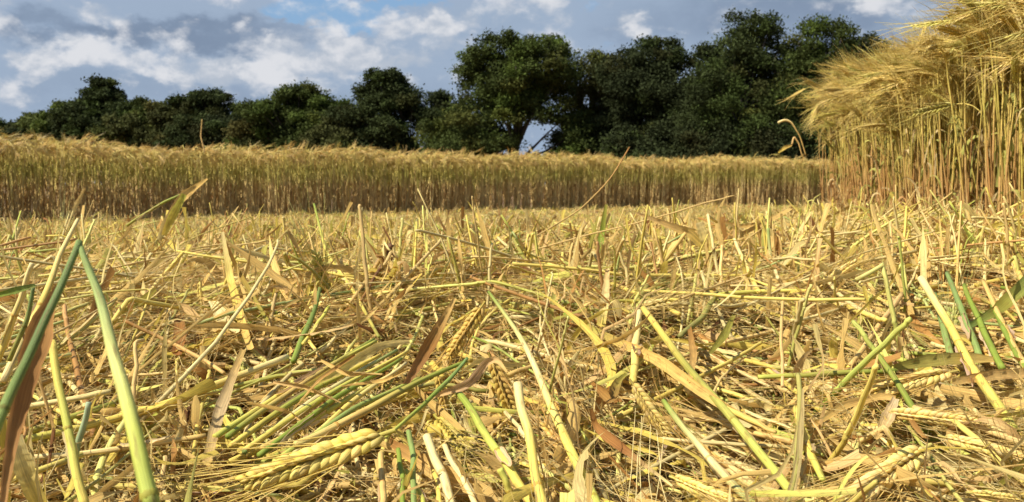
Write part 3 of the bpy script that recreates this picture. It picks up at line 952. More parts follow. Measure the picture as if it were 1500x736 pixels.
Lf([(-8, 434), (28, 424), (52, 418)], (5, 9, 5), ('green', 'blue green'), 'small blue green blade poking in at the left edge', .45)
S_([(50, 420), (38, 470), (14, 528)], (5, 7, 7), ((.16, .24, .08), 'olive'), 'dark green thin stalk at the left edge under the green blade', .46)
S_([(46, 385), (20, 465), (-4, 530)], (7, 9, 9), ('pale straw', 'yellow'), 'pale yellow stalk crossing at the left edge', .6)
S_([(130, 590), (108, 680), (122, 745)], (8, 10, 10), ((.36, .42, .24), 'blue green'), 'short blue green stalk below the left end of the long yellow stem', .47)
Lf([(20, 640), (40, 700), (60, 745)], (20, 24, 18), ('pale straw', 'yellow'), 'pale broad leaf in the lower left corner', .42)
S_([(10, 650), (160, 618), (280, 580), (420, 522)], (11, 12, 12, 10), ('yellow green', 'yellow', 'yellow', 'pale straw'), 'long yellow stem running from the green stalk to the sheaf', [.52, .60, .68, .82])
S_([(40, 672), (160, 660), (300, 640)], (9, 9, 8), ('pale straw', 'golden'), 'pale stem lying just under the long yellow stem', None)
Lf([(356, 512), (322, 600), (300, 684)], (7, 15, 12), ('tan', (.62, .46, .24), 'tan'), 'slanting tan leaf blade in front of the long yellow stem', [.66, .6, .56])
# sheaf of parallel straws
cl = ['yellow green', 'green', 'yellow', 'blue green', 'yellow', 'golden', 'green', 'pale straw', 'yellow green']
for k in range(9):
    f = k / 8
    x0, y0 = 552 + 62 * f, 500 + 42 * f - 10 * math.sin(k * 2.2); x1, y1 = 318 + 95 * f + 12 * math.sin(k * 3), 640 + 38 * f
    mx, my = (x0 + x1) / 2 + 6, (y0 + y1) / 2 - 10
    jx = 14 * math.sin(k * 5.1)
    S_([(x0 + jx, y0), (mx + .5 * jx, my - 4 * math.sin(k * 3.3)), (x1, y1 + 5 * math.sin(k * 4.7))], (5, 8.5, 9.5), (cl[k], cl[(k + 4) % 9], cl[k]), f'{cl[k]} straw, {["topmost", "second", "third", "fourth", "fifth", "sixth", "seventh", "eighth", "lowest"][k]} of the slanting green and yellow sheaf',
       [.80 - .02 * k, .66 - .012 * k, .57 - .006 * k], nodes=(.3 + .05 * k,))
Lf([(600, 500), (560, 505), (500, 540), (440, 570)], (4, 12, 14, 4), ('pale straw', 'yellow'), 'pale leaf lying along the top of the sheaf', [.75, .70, .64, .6])
for k, (a_, b_, c_, cc, w_) in enumerate([((470, 528), (505, 545), (560, 548), 'tan', 9), ((400, 560), (450, 566), (500, 590), 'pinkish tan', 8), ((520, 520), (470, 556), (430, 600), 'brown', 6),
                                        ((360, 590), (420, 600), (470, 636), 'tan', 7), ((600, 540), (560, 560), (500, 566), 'golden', 7)]):
    Lf([a_, b_, c_], (3, w_, 3), (cc, 'tan'), f'shrivelled {cc} leaf scrap lying across the sheaf, {["topmost", "left of its middle", "crossing it steeply", "near its lower end", "near its upper end"][k]}', [.60 - .02 * k, .575, .56], tw=(0, 1.6), fold=.7)
# folded ear stalk and the plump ear
S_([(684, 528), (610, 560), (540, 600), (432, 655)], (5, 9, 12, 13), ('green', 'olive', 'golden', (.62, .50, .16)), 'golden stalk ending in a green folded tip behind the plump ear', [.60, .57, .54, .50], nodes=(.75,))
S_([(684, 528), (640, 575), (600, 612), (566, 640)], (5, 7, 6, 5), ((.22, .32, .10), 'green', 'yellow green'), 'thin green neck carrying the plump pale ear', [.60, .56, .52, .485], nodes=())
H_ear((568, 634), (345, 708), 'plump pale yellow barley ear with rows of fat kernels, by the sheaf', [.475, .46], roll=.35, tint=(1.0, .98, .66), k=0, bend=1.0, fat=1.08)
# middle
Lf([(667, 437), (632, 500), (592, 566)], (4, 18, 8), ('tan', 'brown', (.34, .18, .08)), 'upright brown blade leaning right over the sheaf', [.66, .64, .62], tw=(.2, -.3), fold=.5)
H_ear((708, 446), (652, 530), 'brown gold ear hanging behind the upright brown blade', .72, roll=.2, tint=(.92, .80, .55), k=1, hero=False, fat=1.2)
H_ear((640, 548), (662, 628), 'olive brown ear hanging below the brown blade', .66, roll=-.3, tint=(.85, .76, .52), k=2, hero=False, fat=1.1)
H_ear((718, 522), (760, 632), 'brownish ear hanging between the pale stalk and yellow stalk', .64, roll=.3, tint=(.9, .8, .56), k=3, hero=False, fat=1.15)
Lf([(634, 582), (686, 562), (712, 530), (728, 526), (742, 546)], (4, 10, 13, 9, 3), ('pinkish tan', (.62, .42, .24), 'tan'), 'curled pinkish tan leaf arching beside the folded ear stalk', [.58, .57, .56, .55, .54], tw=(0, .5, -.4), fold=.5)
S_([(716, 428), (764, 495), (806, 590), (876, 745)], (4, 9, 14, 17), ('green', 'pale straw', 'yellow', 'yellow green'), 'long pale yellow stalk leaning left, from mid heap to bottom edge', [.78, .70, .58, .46], nodes=(.93,))
S_([(756, 566), (776, 650), (796, 745)], (14, 14, 15), ('pale straw', 'yellow', 'yellow'), 'stout yellow stalk with a broken papery top at the bottom edge', [.53, .49, .45], nodes=(.8,))
S_([(672, 572), (712, 636), (782, 745)], (10, 13, 15), ('green', 'yellow green', 'yellow'), 'green stalk turning yellow, running to the bottom edge', [.58, .52, .45])
S_([(735, 690), (758, 745)], (10, 12), ('yellow green', 'yellow'), 'short yellow green stub at the bottom edge beside the stout stalk', .44)
Lf([(575, 650), (640, 690), (705, 722)], (10, 26, 16), ('brown', 'tan', 'golden'), 'broad brown leaf lying under the plump ear', None)
for k, (x0, y0, x1, y1, c, wd) in enumerate([(602, 632, 606, 745, 'blue green', 9), (622, 640, 664, 745, 'pale straw', 14), (583, 660, 590, 745, 'green', 8), (648, 655, 700, 745, 'pale straw', 9),
                                  (636, 690, 644, 745, 'yellow', 8), (556, 668, 562, 745, 'tan', 10), (596, 690, 622, 745, 'yellow green', 7)]):
    S_([(x0, y0), ((x0 + x1) / 2 + 3, (y0 + y1) / 2), (x1, y1)], (wd * .9, wd, wd), (c, c), f'{c} broken stub, {["first", "second", "third", "fourth", "fifth", "sixth", "seventh"][[5, 2, 0, 6, 1, 4, 3].index(k) if k in (5,2,0,6,1,4,3) else k]} from left beneath the green neck', [.50, .475, .45])
# right of the middle
S_([(940, 452), (1000, 530), (1062, 602), (1158, 718)], (9, 12, 13, 14), ('yellow', 'olive', (.46, .44, .10), 'yellow green'), 'long olive yellow stalk crossing down to the lower right', [.80, .70, .60, .52], nodes=(.62,))
S_([(1055, 594), (1090, 612), (1138, 634)], (6, 10, 5), ('yellow', 'golden'), 'yellow side shoot forking from the long olive stalk', [.61, .60, .59], nodes=())
Lf([(826, 458), (880, 490), (960, 525), (1050, 590), (1118, 628)], (5, 11, 15, 13, 5), ('green', 'golden', 'golden', 'tan'), 'long golden leaf blade crossing behind the olive stalk', [.92, .84, .76, .68, .63])
S_([(936, 455), (932, 500), (928, 560)], (8, 12, 11), ('pale straw', 'yellow'), 'short pale upright stub under the peak of the olive stalk', [.78, .75, .72])
S_([(970, 590), (1040, 672), (1106, 745)], (8, 11, 13), ('green', 'pale straw', 'blue green'), 'pale green stalk slanting down beside the hanging white awns', [.56, .50, .45])
S_([(1166, 598), (1182, 650), (1204, 704)], (10, 13, 9), ('yellow', 'yellow', 'yellow green'), 'short bright yellow stub standing right of the olive stalk', [.62, .58, .55])
S_([(1186, 426), (1110, 427), (1050, 432)], (5, 6, 7), ('yellow', 'yellow green'), 'level yellow straw in mid heap', .95, nodes=())
S_([(1050, 431), (1030, 462), (998, 492)], (8, 9, 8), ('olive', (.26, .24, .07)), 'olive stem folding down from the level yellow straw', [.95, .94, .93], nodes=())
S_([(890, 441), (940, 441), (994, 440)], (4, 5, 7), ('olive', 'yellow'), 'thin level olive straw above the olive stalk', 1.0, nodes=())
Lf([(1075, 462), (1062, 490), (1040, 518)], (4, 11, 5), ('olive', 'olive'), 'small olive blade below the level yellow straw', .86)
Lf([(868, 560), (895, 585), (905, 560), (918, 548)], (5, 14, 12, 4), ('brown', (.34, .2, .06), 'olive'), 'brown twisted leaf left of the ear with hanging awns', .66, tw=(.6, -.6), fold=.7)
Lf([(866, 600), (872, 625), (890, 640), (985, 712)], (5, 14, 6, 3), ('brown', (.3, .14, .05), 'pale straw'), 'small rusty leaf with a long pale stalk over the awns', .55)
H_ear((925, 560), (985, 655), 'straw coloured ear with long white awns hanging to the bottom edge', [.62, .60], roll=.4, tint=(.9, .86, .70), k=1, bend=2, fat=1.15)
for k, (x0, y0, x1, y1, x2, y2, dd_) in enumerate([(931, 598, 925, 690, 918, 745, .50), (940, 610, 937, 680, 940, 745, .51), (944, 606, 934, 670, 931, 745, .49), (953, 622, 950, 700, 957, 745, .50),
                                          (962, 630, 968, 690, 960, 738, .52), (972, 640, 966, 700, 979, 745, .50)]):
    S_([(x0, y0), (x1, y1), (x2, y2)], (.9, 1.5, .9), ('pale straw', 'pale straw'), f'fine whitish awn hanging down, {["first", "second", "third", "fourth", "fifth", "sixth"][k]} from left', dd_, nodes=(), rmin=.00018)
Lf([(1010, 480), (1016, 520), (1010, 560)], (5, 10, 6), ('brown', 'tan'), 'narrow brown blade among straws behind the olive stalk', .8)
# right side
S_([(1349, 408), (1386, 470), (1424, 540), (1486, 626)], (12, 14, 15, 14), ('pale straw', 'yellow', 'yellow', 'yellow green'), 'thick bright yellow stalk with a cut top slanting down right', [.78, .74, .70, .64], nodes=(.45,))
S_([(1110, 552), (1200, 548), (1310, 541)], (7, 8, 8), ('yellow green', 'olive', 'green'), 'green straw running level into the long olive strap leaf', [.78, .74, .70], nodes=(.9,))
Lf([(1300, 541), (1360, 528), (1420, 524), (1468, 528)], (6, 16, 15, 5), ('olive', (.42, .36, .10), 'golden'), 'long olive strap leaf lying level across the heap', [.70, .69, .68, .67])
Lf([(1395, 560), (1450, 550), (1510, 545)], (8, 14, 12), ('tan', 'pinkish tan'), 'tan leaf running level off the right edge', .66)
S_([(1322, 430), (1285, 480), (1248, 534)], (7, 8, 7), ('pinkish tan', 'tan'), 'thin pinkish brown straw tilted right above the olive strap leaf', .9)
for k, (x0, y0, x1, y1, c) in enumerate([(1388, 400, 1436, 520, 'blue green'), (1412, 420, 1468, 540, 'green'), (1440, 410, 1500, 536, 'golden'), (1455, 450, 1520, 570, 'green'), (1370, 430, 1392, 520, 'blue green')]):
    S_([(x0, y0), ((x0 + x1) / 2, (y0 + y1) / 2 + 4), (x1, y1)], (6, 9, 10), ((.20, .27, .08) if c == 'blue green' else c, c), f'{c} straw, {["second", "third", "fourth", "fifth", "first"][k]} from left of the slanting group under the bank', [.86, .82, .76])
Lf([(1420, 478), (1460, 455), (1515, 405)], (6, 16, 18), ((.20, .26, .07), 'olive', (.22, .28, .08)), 'broad dark olive blade reaching to the right edge', .82)
S_([(1146, 430), (1144, 500), (1146, 566)], (4, 5, 5), ('tan', 'pinkish tan'), 'thin tan upright straw below the level yellow straw', .85, nodes=())
Lf([(1190, 625), (1235, 594), (1290, 580), (1312, 584)], (6, 10, 10, 8), ('golden', 'tan'), 'tan leaf arching to a folded tip', [.64, .62, .6, .6])
Lf([(1312, 584), (1300, 612), (1284, 644)], (8, 17, 5), ((.66, .5, .28), 'tan'), 'pale tan leaf tip hanging down from the fold', .6)
H_ear((1358, 655), (1228, 738), 'long pale yellow ear tilted down to the bottom edge', None, roll=.3, tint=(1.1, 1.08, .95), k=2, bend=1.5)
H_ear((1300, 604), (1440, 622), 'pale ear lying level below the olive strap leaf', None, roll=.2, tint=(1.08, 1.02, .88), k=0, hero=True)
H_ear((1395, 545), (1262, 570), 'pale ear tucked right under the olive strap leaf', None, roll=.8, tint=(1.05, .98, .8), k=1, hero=True)
H_ear((1180, 432), (1262, 382), 'pale yellow ear pointing up right in mid heap', .95, roll=.3, tint=(1.1, 1.08, .9), k=2)
H_ear((1380, 640), (1510, 672), 'pale ear running off the right edge low down', None, roll=-.3, tint=(1.05, 1.0, .85), k=0)
H_ear((1420, 722), (1520, 735), 'ear in the lower right corner', None, roll=.5, tint=(1.05, 1.05, .85), k=1)
H_ear((985, 700), (1080, 740), 'pale ear lying under the white awns at the bottom edge', None, roll=.2, tint=(1.12, 1.1, .9), k=2)
S_([(1504, 292), (1455, 318), (1392, 346)], (4, 4, 5), ('yellow', 'pale straw'), 'thin yellow straw leaning on the foot of the barley bank', 1.3, nodes=())
S_([(1450, 302), (1466, 330), (1480, 362)], (4, 5, 6), ('pale straw', 'yellow'), 'short pale straw crossing the foot of the barley bank', 1.25)
S_([(1482, 335), (1478, 365), (1500, 420)], (7, 7, 8), ('yellow', 'yellow', 'golden'), 'bright yellow bent straw close under the barley bank', 1.1)
Lf([(1300, 345), (1262, 372), (1236, 410)], (4, 9, 5), ('olive', 'pale straw'), 'olive and pale folded leaf at the foot of the bank', 1.2)
# upper left and middle, further off
Lf([(304, 262), (268, 288), (240, 330), (232, 352)], (3, 11, 9, 5), ('golden', 'tan', 'pale straw'), 'frayed golden leaf tuft rising before the far crop', [1.25, 1.22, 1.2, 1.2], tw=(.5, -.3))
Lf([(270, 285), (252, 318), (240, 345)], (6, 11, 6), ('yellow green', 'yellow'), 'yellow green blade beside the frayed golden tuft', 1.2)
S_([(292, 272), (240, 296), (186, 330)], (3, 4, 4), ('green', 'olive'), 'thin green straw leaning against the frayed tuft', 1.3)
Lf([(125, 276), (112, 300), (104, 318)], (2, 5, 3), ('tan', 'pale straw'), 'small pale blade against the far crop', 3.2)
S_([(922, 216), (895, 262), (850, 308), (716, 388)], (2, 2, 2.5, 3), ('brown', 'tan', 'tan'), 'long thin brown straw rising against the trees', [1.6, 1.55, 1.5, 1.4], nodes=())
S_([(573, 357), (546, 396), (508, 450)], (5, 6, 5), ('dark brown', 'golden', 'tan'), 'golden leg of the dark tipped bent stalk', 1.05, nodes=(.08,))
S_([(575, 359), (556, 396), (528, 440)], (7, 5, 4), ('dark brown', 'dark brown', 'brown'), 'dark brown leg of the dark tipped bent stalk', 1.04, nodes=())
S_([(470, 425), (454, 472), (430, 528)], (5, 9, 9), ((.16, .21, .05), (.17, .23, .05), 'green'), 'dark green spike standing above the sheaf', .82)
S_([(484, 448), (462, 480), (444, 505)], (5, 6, 6), ('yellow green', 'yellow'), 'short yellow green straw next to the dark green spike', .82)
Lf([(326, 340), (338, 410), (356, 478), (368, 512)], (4, 9, 11, 8), ('pale straw', 'yellow', 'golden'), 'yellow folded blade standing in the left middle', [.9, .88, .86, .84], tw=(.3, .1))
Lf([(326, 346), (350, 400), (392, 470)], (3, 6, 4), ('brown', 'olive'), 'thin brown leaf splitting from the yellow folded blade', .9)
S_([(268, 370), (232, 412), (190, 470)], (5, 7, 7), ('yellow', 'pale straw'), 'slanting yellow straw left of the yellow folded blade', .95)
H_ear((292, 410), (294, 478), 'narrow yellow ear hanging straight down in the left middle', .90, roll=1.3, tint=(1.05, 1.05, .8), k=4, hero=False)
S_([(180, 470), (250, 500), (330, 545)], (5, 6, 6), ('brown', 'tan'), 'brown straw sloping down right behind the green stalk', .72)
Lf([(310, 440), (330, 470), (350, 486)], (9, 17, 8), ((.70, .62, .3), 'pale straw'), 'short broad pale leaf left of the yellow folded blade', .86)
Lf([(262, 462), (264, 490), (258, 520)], (11, 16, 12), ('brown', (.36, .17, .06)), 'rusty broad leaf piece standing left of centre', .82)
S_([(460, 300), (478, 370), (520, 430), (556, 495)], (3, 4, 5, 5), ('green', 'yellow', 'olive'), 'thin green and yellow straw leaning left across mid heap', [1.2, 1.1, 1.0, .9])
Lf([(888, 300), (880, 350), (884, 400)], (4, 8, 5), ('olive', 'green', 'yellow green'), 'green leaf pair standing up before the far crop', 1.5, tw=(.2, -.4))
Lf([(890, 395), (886, 440), (880, 478)], (5, 11, 12), ('pinkish tan', 'pale straw', 'yellow'), 'pale upright stub leaf left of the olive stalk peak', .95)
S_([(1004, 342), (960, 400), (935, 440)], (5, 7, 7), ('golden', 'olive'), 'olive leg of the tent of crossed blades', 1.1)
S_([(1004, 342), (950, 372), (930, 400)], (3, 4, 4), ('blue green', 'pale straw'), 'thin green straw propping the tent of crossed blades', 1.12)
Lf([(932, 312), (980, 330), (1012, 342), (1040, 372)], (3, 7, 12, 8), ('pinkish tan', 'tan', 'yellow'), 'pinkish leaf forming the ridge of the tent', 1.2)
Lf([(1024, 326), (1034, 352), (1038, 376)], (9, 14, 6), ('pale straw', 'yellow'), 'pale broad blade on the tent of crossed blades', 1.15)
S_([(1076, 350), (1096, 400), (1112, 430)], (4, 7, 7), ('pale straw', 'yellow'), 'pale straw tilted left above the level yellow straw', 1.1)
S_([(1122, 335), (1130, 380), (1140, 410)], (4, 5, 5), ('blue green', 'pale straw'), 'thin pale green straw above the level yellow straw', 1.2)
Lf([(1048, 324), (1090, 332), (1126, 324)], (3, 5, 5), ('golden', 'tan'), 'sagging golden leaf strung before the far crop', 1.6)
Lf([(962, 335), (964, 360), (962, 374)], (6, 9, 8), ('yellow', 'pale straw'), 'short pale blade left of the tent of crossed blades', 1.35)
Lf([(976, 335), (980, 352), (982, 366)], (6, 8, 7), ('pale straw', 'yellow'), 'second short pale blade under the tent of crossed blades', 1.35)
S_([(706, 345), (690, 372), (672, 410)], (4, 7, 7), ('pale straw', 'tan'), 'pale leaning straw at the thin brown straw', 1.2)
Lf([(716, 342), (702, 366), (690, 392)], (3, 9, 5), ('pale straw', (.7, .62, .3)), 'pale sharp blade in the middle before the far crop', 1.2)
Lf([(650, 425), (700, 405), (760, 388)], (3, 4, 3), ('brown', 'tan'), 'thin brown leaf lying level in the middle', 1.1)
# nodding dry stalks in front of the trees, beside the bank
S_([(1180, 228), (1172, 200), (1160, 180), (1150, 175), (1140, 180)], (1.5, 1.5, 1.7, 3.2, 3.6), ('tan', 'tan', 'pale straw'), 'dry stalk with a hooked tip nodding before the dark trees', 3.0, nodes=(), rmax=.008)
S_([(1176, 232), (1170, 210), (1163, 200), (1160, 212)], (1.4, 1.6, 2.6, 2.6), ('tan', 'pinkish tan'), 'smaller hooked dry stalk beside the nodding one', 3.0, nodes=(), rmax=.008)
Lf([(1140, 224), (1150, 216), (1160, 213)], (2, 5, 2), ('yellow', 'golden'), 'little yellow leaf low before the dark trees', 3.0)
S_([(296, 175), (294, 200), (300, 224)], (1.2, 1.8, 2), ('tan', 'pinkish tan'), 'thin dry bent stalk rising before the rounded dark dome', 7.2, nodes=(), rmax=.01)

# ------------------------------------------------------------------ the heap of fallen barley
litter_s, litter_l, litter_g, litter_a = [], [], [], []
def screen_score(P, w):
    x, y, d = project(P)
    inside = (x > -20) & (x < 1520) & (y > 200) & (y < 750)
    sx = np.diff(x, axis=1); sy = np.diff(y, axis=1)
    ln = (np.hypot(sx, sy) * inside[:, 1:]).sum(1)
    return ln * np.minimum(w * FPX / d.mean(1), 30) * (d.min(1) > .18)
# keep the nearest pieces from poking into the lens
def clear(P):
    x, y, d = project(P)
    inside = (x > -50) & (x < 1550)
    long_ = ((np.hypot(np.diff(x, axis=1), np.diff(y, axis=1))) * inside[:, 1:]).sum(1) > 520
    ear = ((x > 330) & (x < 585) & (y > 625 - (x - 450) * .25) & (y < 735 - (x - 450) * .2) & (d < .50))
    hi_ = P[..., 2] > zmat(P[..., 0], P[..., 1]) - .004
    for x0, x1, y0, y1 in ((320, 600, 500, 690), (600, 790, 440, 640), (960, 1150, 470, 690), (1340, 1480, 400, 600), (900, 1000, 560, 736)):
        ear = ear | (hi_ & (x > x0) & (x < x1) & (y > y0) & (y < y1) & (d < 1.1))
    return ((d < .34) & (y < 640) & inside).any(1) | (d.min(1) < .24) | long_ | ear.any(1)
zones = [
    (.26, 1.30, 2, 4200, 3900, 560),
    (1.30, 3.6, 1, 5600, 8500, 1300),
    (3.6, 13.2, 0, 9500, 13000, 2600),
]
n_ind = dict(stem=285 - 95, leaf=235, ear=150)
for y0, y1, lod, ns, nl, ne in zones:
    up = {2: .12, 1: .38, 0: .5}[lod]
    g = gen_stems(ns, y0, y1, lod, {2: .10, 1: .20, 0: .24}[lod])
    keep = ~clear(g['P'])
    if lod == 2:
        sc = screen_score(g['P'], g['r0'] * 2) * keep
        pick = np.argsort(-sc)[:n_ind['stem']]
        for q, i in enumerate(pick): put_stem(g, i, nodes=q < 90)
        keep[pick] = False
    litter_s.append(tubes(g['P'], g['r'], g['C'], g['S'], lod > 0).pick(keep))
    g = gen_leaves(nl, y0, y1, lod, up + .06 if lod < 2 else .08)
    keep = ~clear(g['P'])
    if lod == 2:
        sc = screen_score(g['P'], g['W'].max(1)) * keep
        pick = np.argsort(-sc)[:n_ind['leaf']]
        for i in pick: put_leaf(g, i)
        keep[pick] = False
    litter_l.append(ribbons(g['P'], g['W'], g['C'], g['tw']).pick(keep))
    g = gen_ears(ne, y0, y1)
    tip = g['O'] + g['d'] * .16
    keep = ~clear(np.stack([g['O'], (g['O'] + tip) / 2, tip], 1))
    if lod == 2: keep &= (project(tip)[1] > 340)
    if lod == 2:
        sc = screen_score(np.stack([g['O'], g['O'] + g['d'] * .07], 1), np.full(ne, .012)) * keep
        pick = np.argsort(-sc)[:n_ind['ear']]
        for i in pick: put_ear(g, int(i))
        keep[pick] = False
    T = {2: MD, 1: LO, 0: FAR}[lod]
    for k in range(6):
        m_ = keep & (np.arange(ne) % 6 == k)
        a = (g['Rm'][m_], g['O'][m_], g['sc'][m_], g['bend'][m_], g['tint'][m_])
        litter_g.append(place(T[k][0], *a)); litter_a.append(place(T[k][1], *a))
# small chaff: short broken bits and shreds among the near pieces
for y0, y1, n, lod in ((.26, 1.3, 4200, 1), (1.3, 3.6, 5000, 0)):
    g = gen_leaves(n, y0, y1, lod, .35)
    c = g['P'].mean(1, keepdims=True)
    f = rng.uniform(.25, .6, (n, 1, 1)); g['P'] = c + (g['P'] - c) * f
    k = ~clear(g['P'])
    litter_l.append(ribbons(g['P'], g['W'] * .7, g['C'], g['tw']).pick(k))
# narrow torn shreds of leaf, curled and tangled
for n, y0, y1, wf_ in ((7000, .26, 1.3, .34), (6000, 1.3, 3.6, .45)):
    g = gen_leaves(n, y0, y1, 1, .25)
    k = ~clear(g['P'])
    w_ = np.maximum(g['W'] * wf_, .0007)
    g['P'] = g['P'] + .006 * np.sin(g['s'] * rng.uniform(4, 14, (n, 1)) + rng.uniform(0, 6, (n, 1)))[..., None] * nrm(rng.normal(size=(n, 1, 3)))
    litter_l.append(ribbons(g['P'], w_, g['C'], g['tw'] * 2).pick(k))
# tufts: bunches still half standing, leaning together, with hollows beside them
for y0, y1, nt_, lod in ((.95, 2.2, 60, 1), (2.2, 4.8, 120, 1), (4.8, 9.5, 150, 0), (1.3, 3.3, 16, 9)):
    cxy = sample_xy(nt_, y0, y1)
    foot = lod == 9
    if lod == 9:      # banked up along the foot of the standing block
        lod = 1; cxy[:, 0] = bank_x(cxy[:, 1]) - rng.random(nt_) ** 1.5 * .45
    m_ = 22 if lod else 16
    xy = np.repeat(cxy, m_, 0) + rng.normal(0, .035 + .008 * y0, (nt_ * m_, 2))
    az = np.repeat(rng.uniform(0, 6.28, nt_), m_) + rng.normal(0, .5, nt_ * m_)
    el = np.repeat(rng.uniform(.45, 1.25, nt_), m_) + rng.normal(0, .25, nt_ * m_)
    for kind in (0, 1):
        g = (gen_stems if kind == 0 else gen_leaves)(nt_ * m_, y0, y1, lod, 1.0, xy)
        P = g['P']; rel = P - P[:, :1]
        ln = np.linalg.norm(rel, axis=-1, keepdims=True)
        d_ = np.stack([np.cos(az) * np.cos(el), np.sin(az) * np.cos(el), np.sin(el)], -1)[:, None]
        Q = P[:, :1] + d_ * ln * (.7 if foot else .95 if y0 < 2 else .7 if y0 < 4 else .5) + rel * .3
        Q[..., 2] -= .01 + .25 * np.maximum(ln[..., 0] - .07, 0)
        k = ~clear(Q)
        if kind == 0: litter_s.append(tubes(Q, g['r'], g['C'], g['S'], True).pick(k))
        else: litter_l.append(ribbons(Q, g['W'], g['C'], g['tw']).pick(k))
# loose awns: the fine golden hair over the heap
def awns(n, y0, y1, r0, up=8, Lr=(.05, .13)):
    xy = sample_xy(n, y0, y1); phi = main_dir(xy, n)
    s = np.broadcast_to(np.linspace(0, 1, 4), (n, 4)).copy()
    L = rng.uniform(*Lr, n)
    P = paths(xy, phi, L, rng.uniform(-.03, .014, n), R(1) * rng.normal(2, up, n), s, 1.0, curl=rng.normal(0, .5, n))
    _, A, B = pick_cols(n, {'pale straw': .4, 'golden': .4, 'tan': .3})
    k = ~clear(P)
    return tubes(P, r0 * (1.1 - .7 * s), A[:, None] * (1 - s[..., None]) + B[:, None] * s[..., None], 3, False).pick(k)
litter_a.append(awns(30000, .26, 1.3, .00028))
litter_a.append(awns(7000, 1.3, 3.6, .0006, 14))
litter_a.append(awns(6000, 3.6, 13, .0014, 16))
tag(build('straw_litter', litter_s, M_STEM), 'countless fallen barley stems matted over the field', 'straw', kind='stuff')
tag(build('leaf_litter', litter_l, M_LEAF), 'shredded dry barley leaves and chaff over the field', 'straw', kind='stuff')
tag(build('ear_litter', litter_g, M_GRAIN), 'fallen barley ears lost in the matted straw', 'barley', kind='stuff')
tag(build('awn_litter', litter_a, M_AWN), 'fine golden awns lying over the straw', 'awns', kind='stuff')

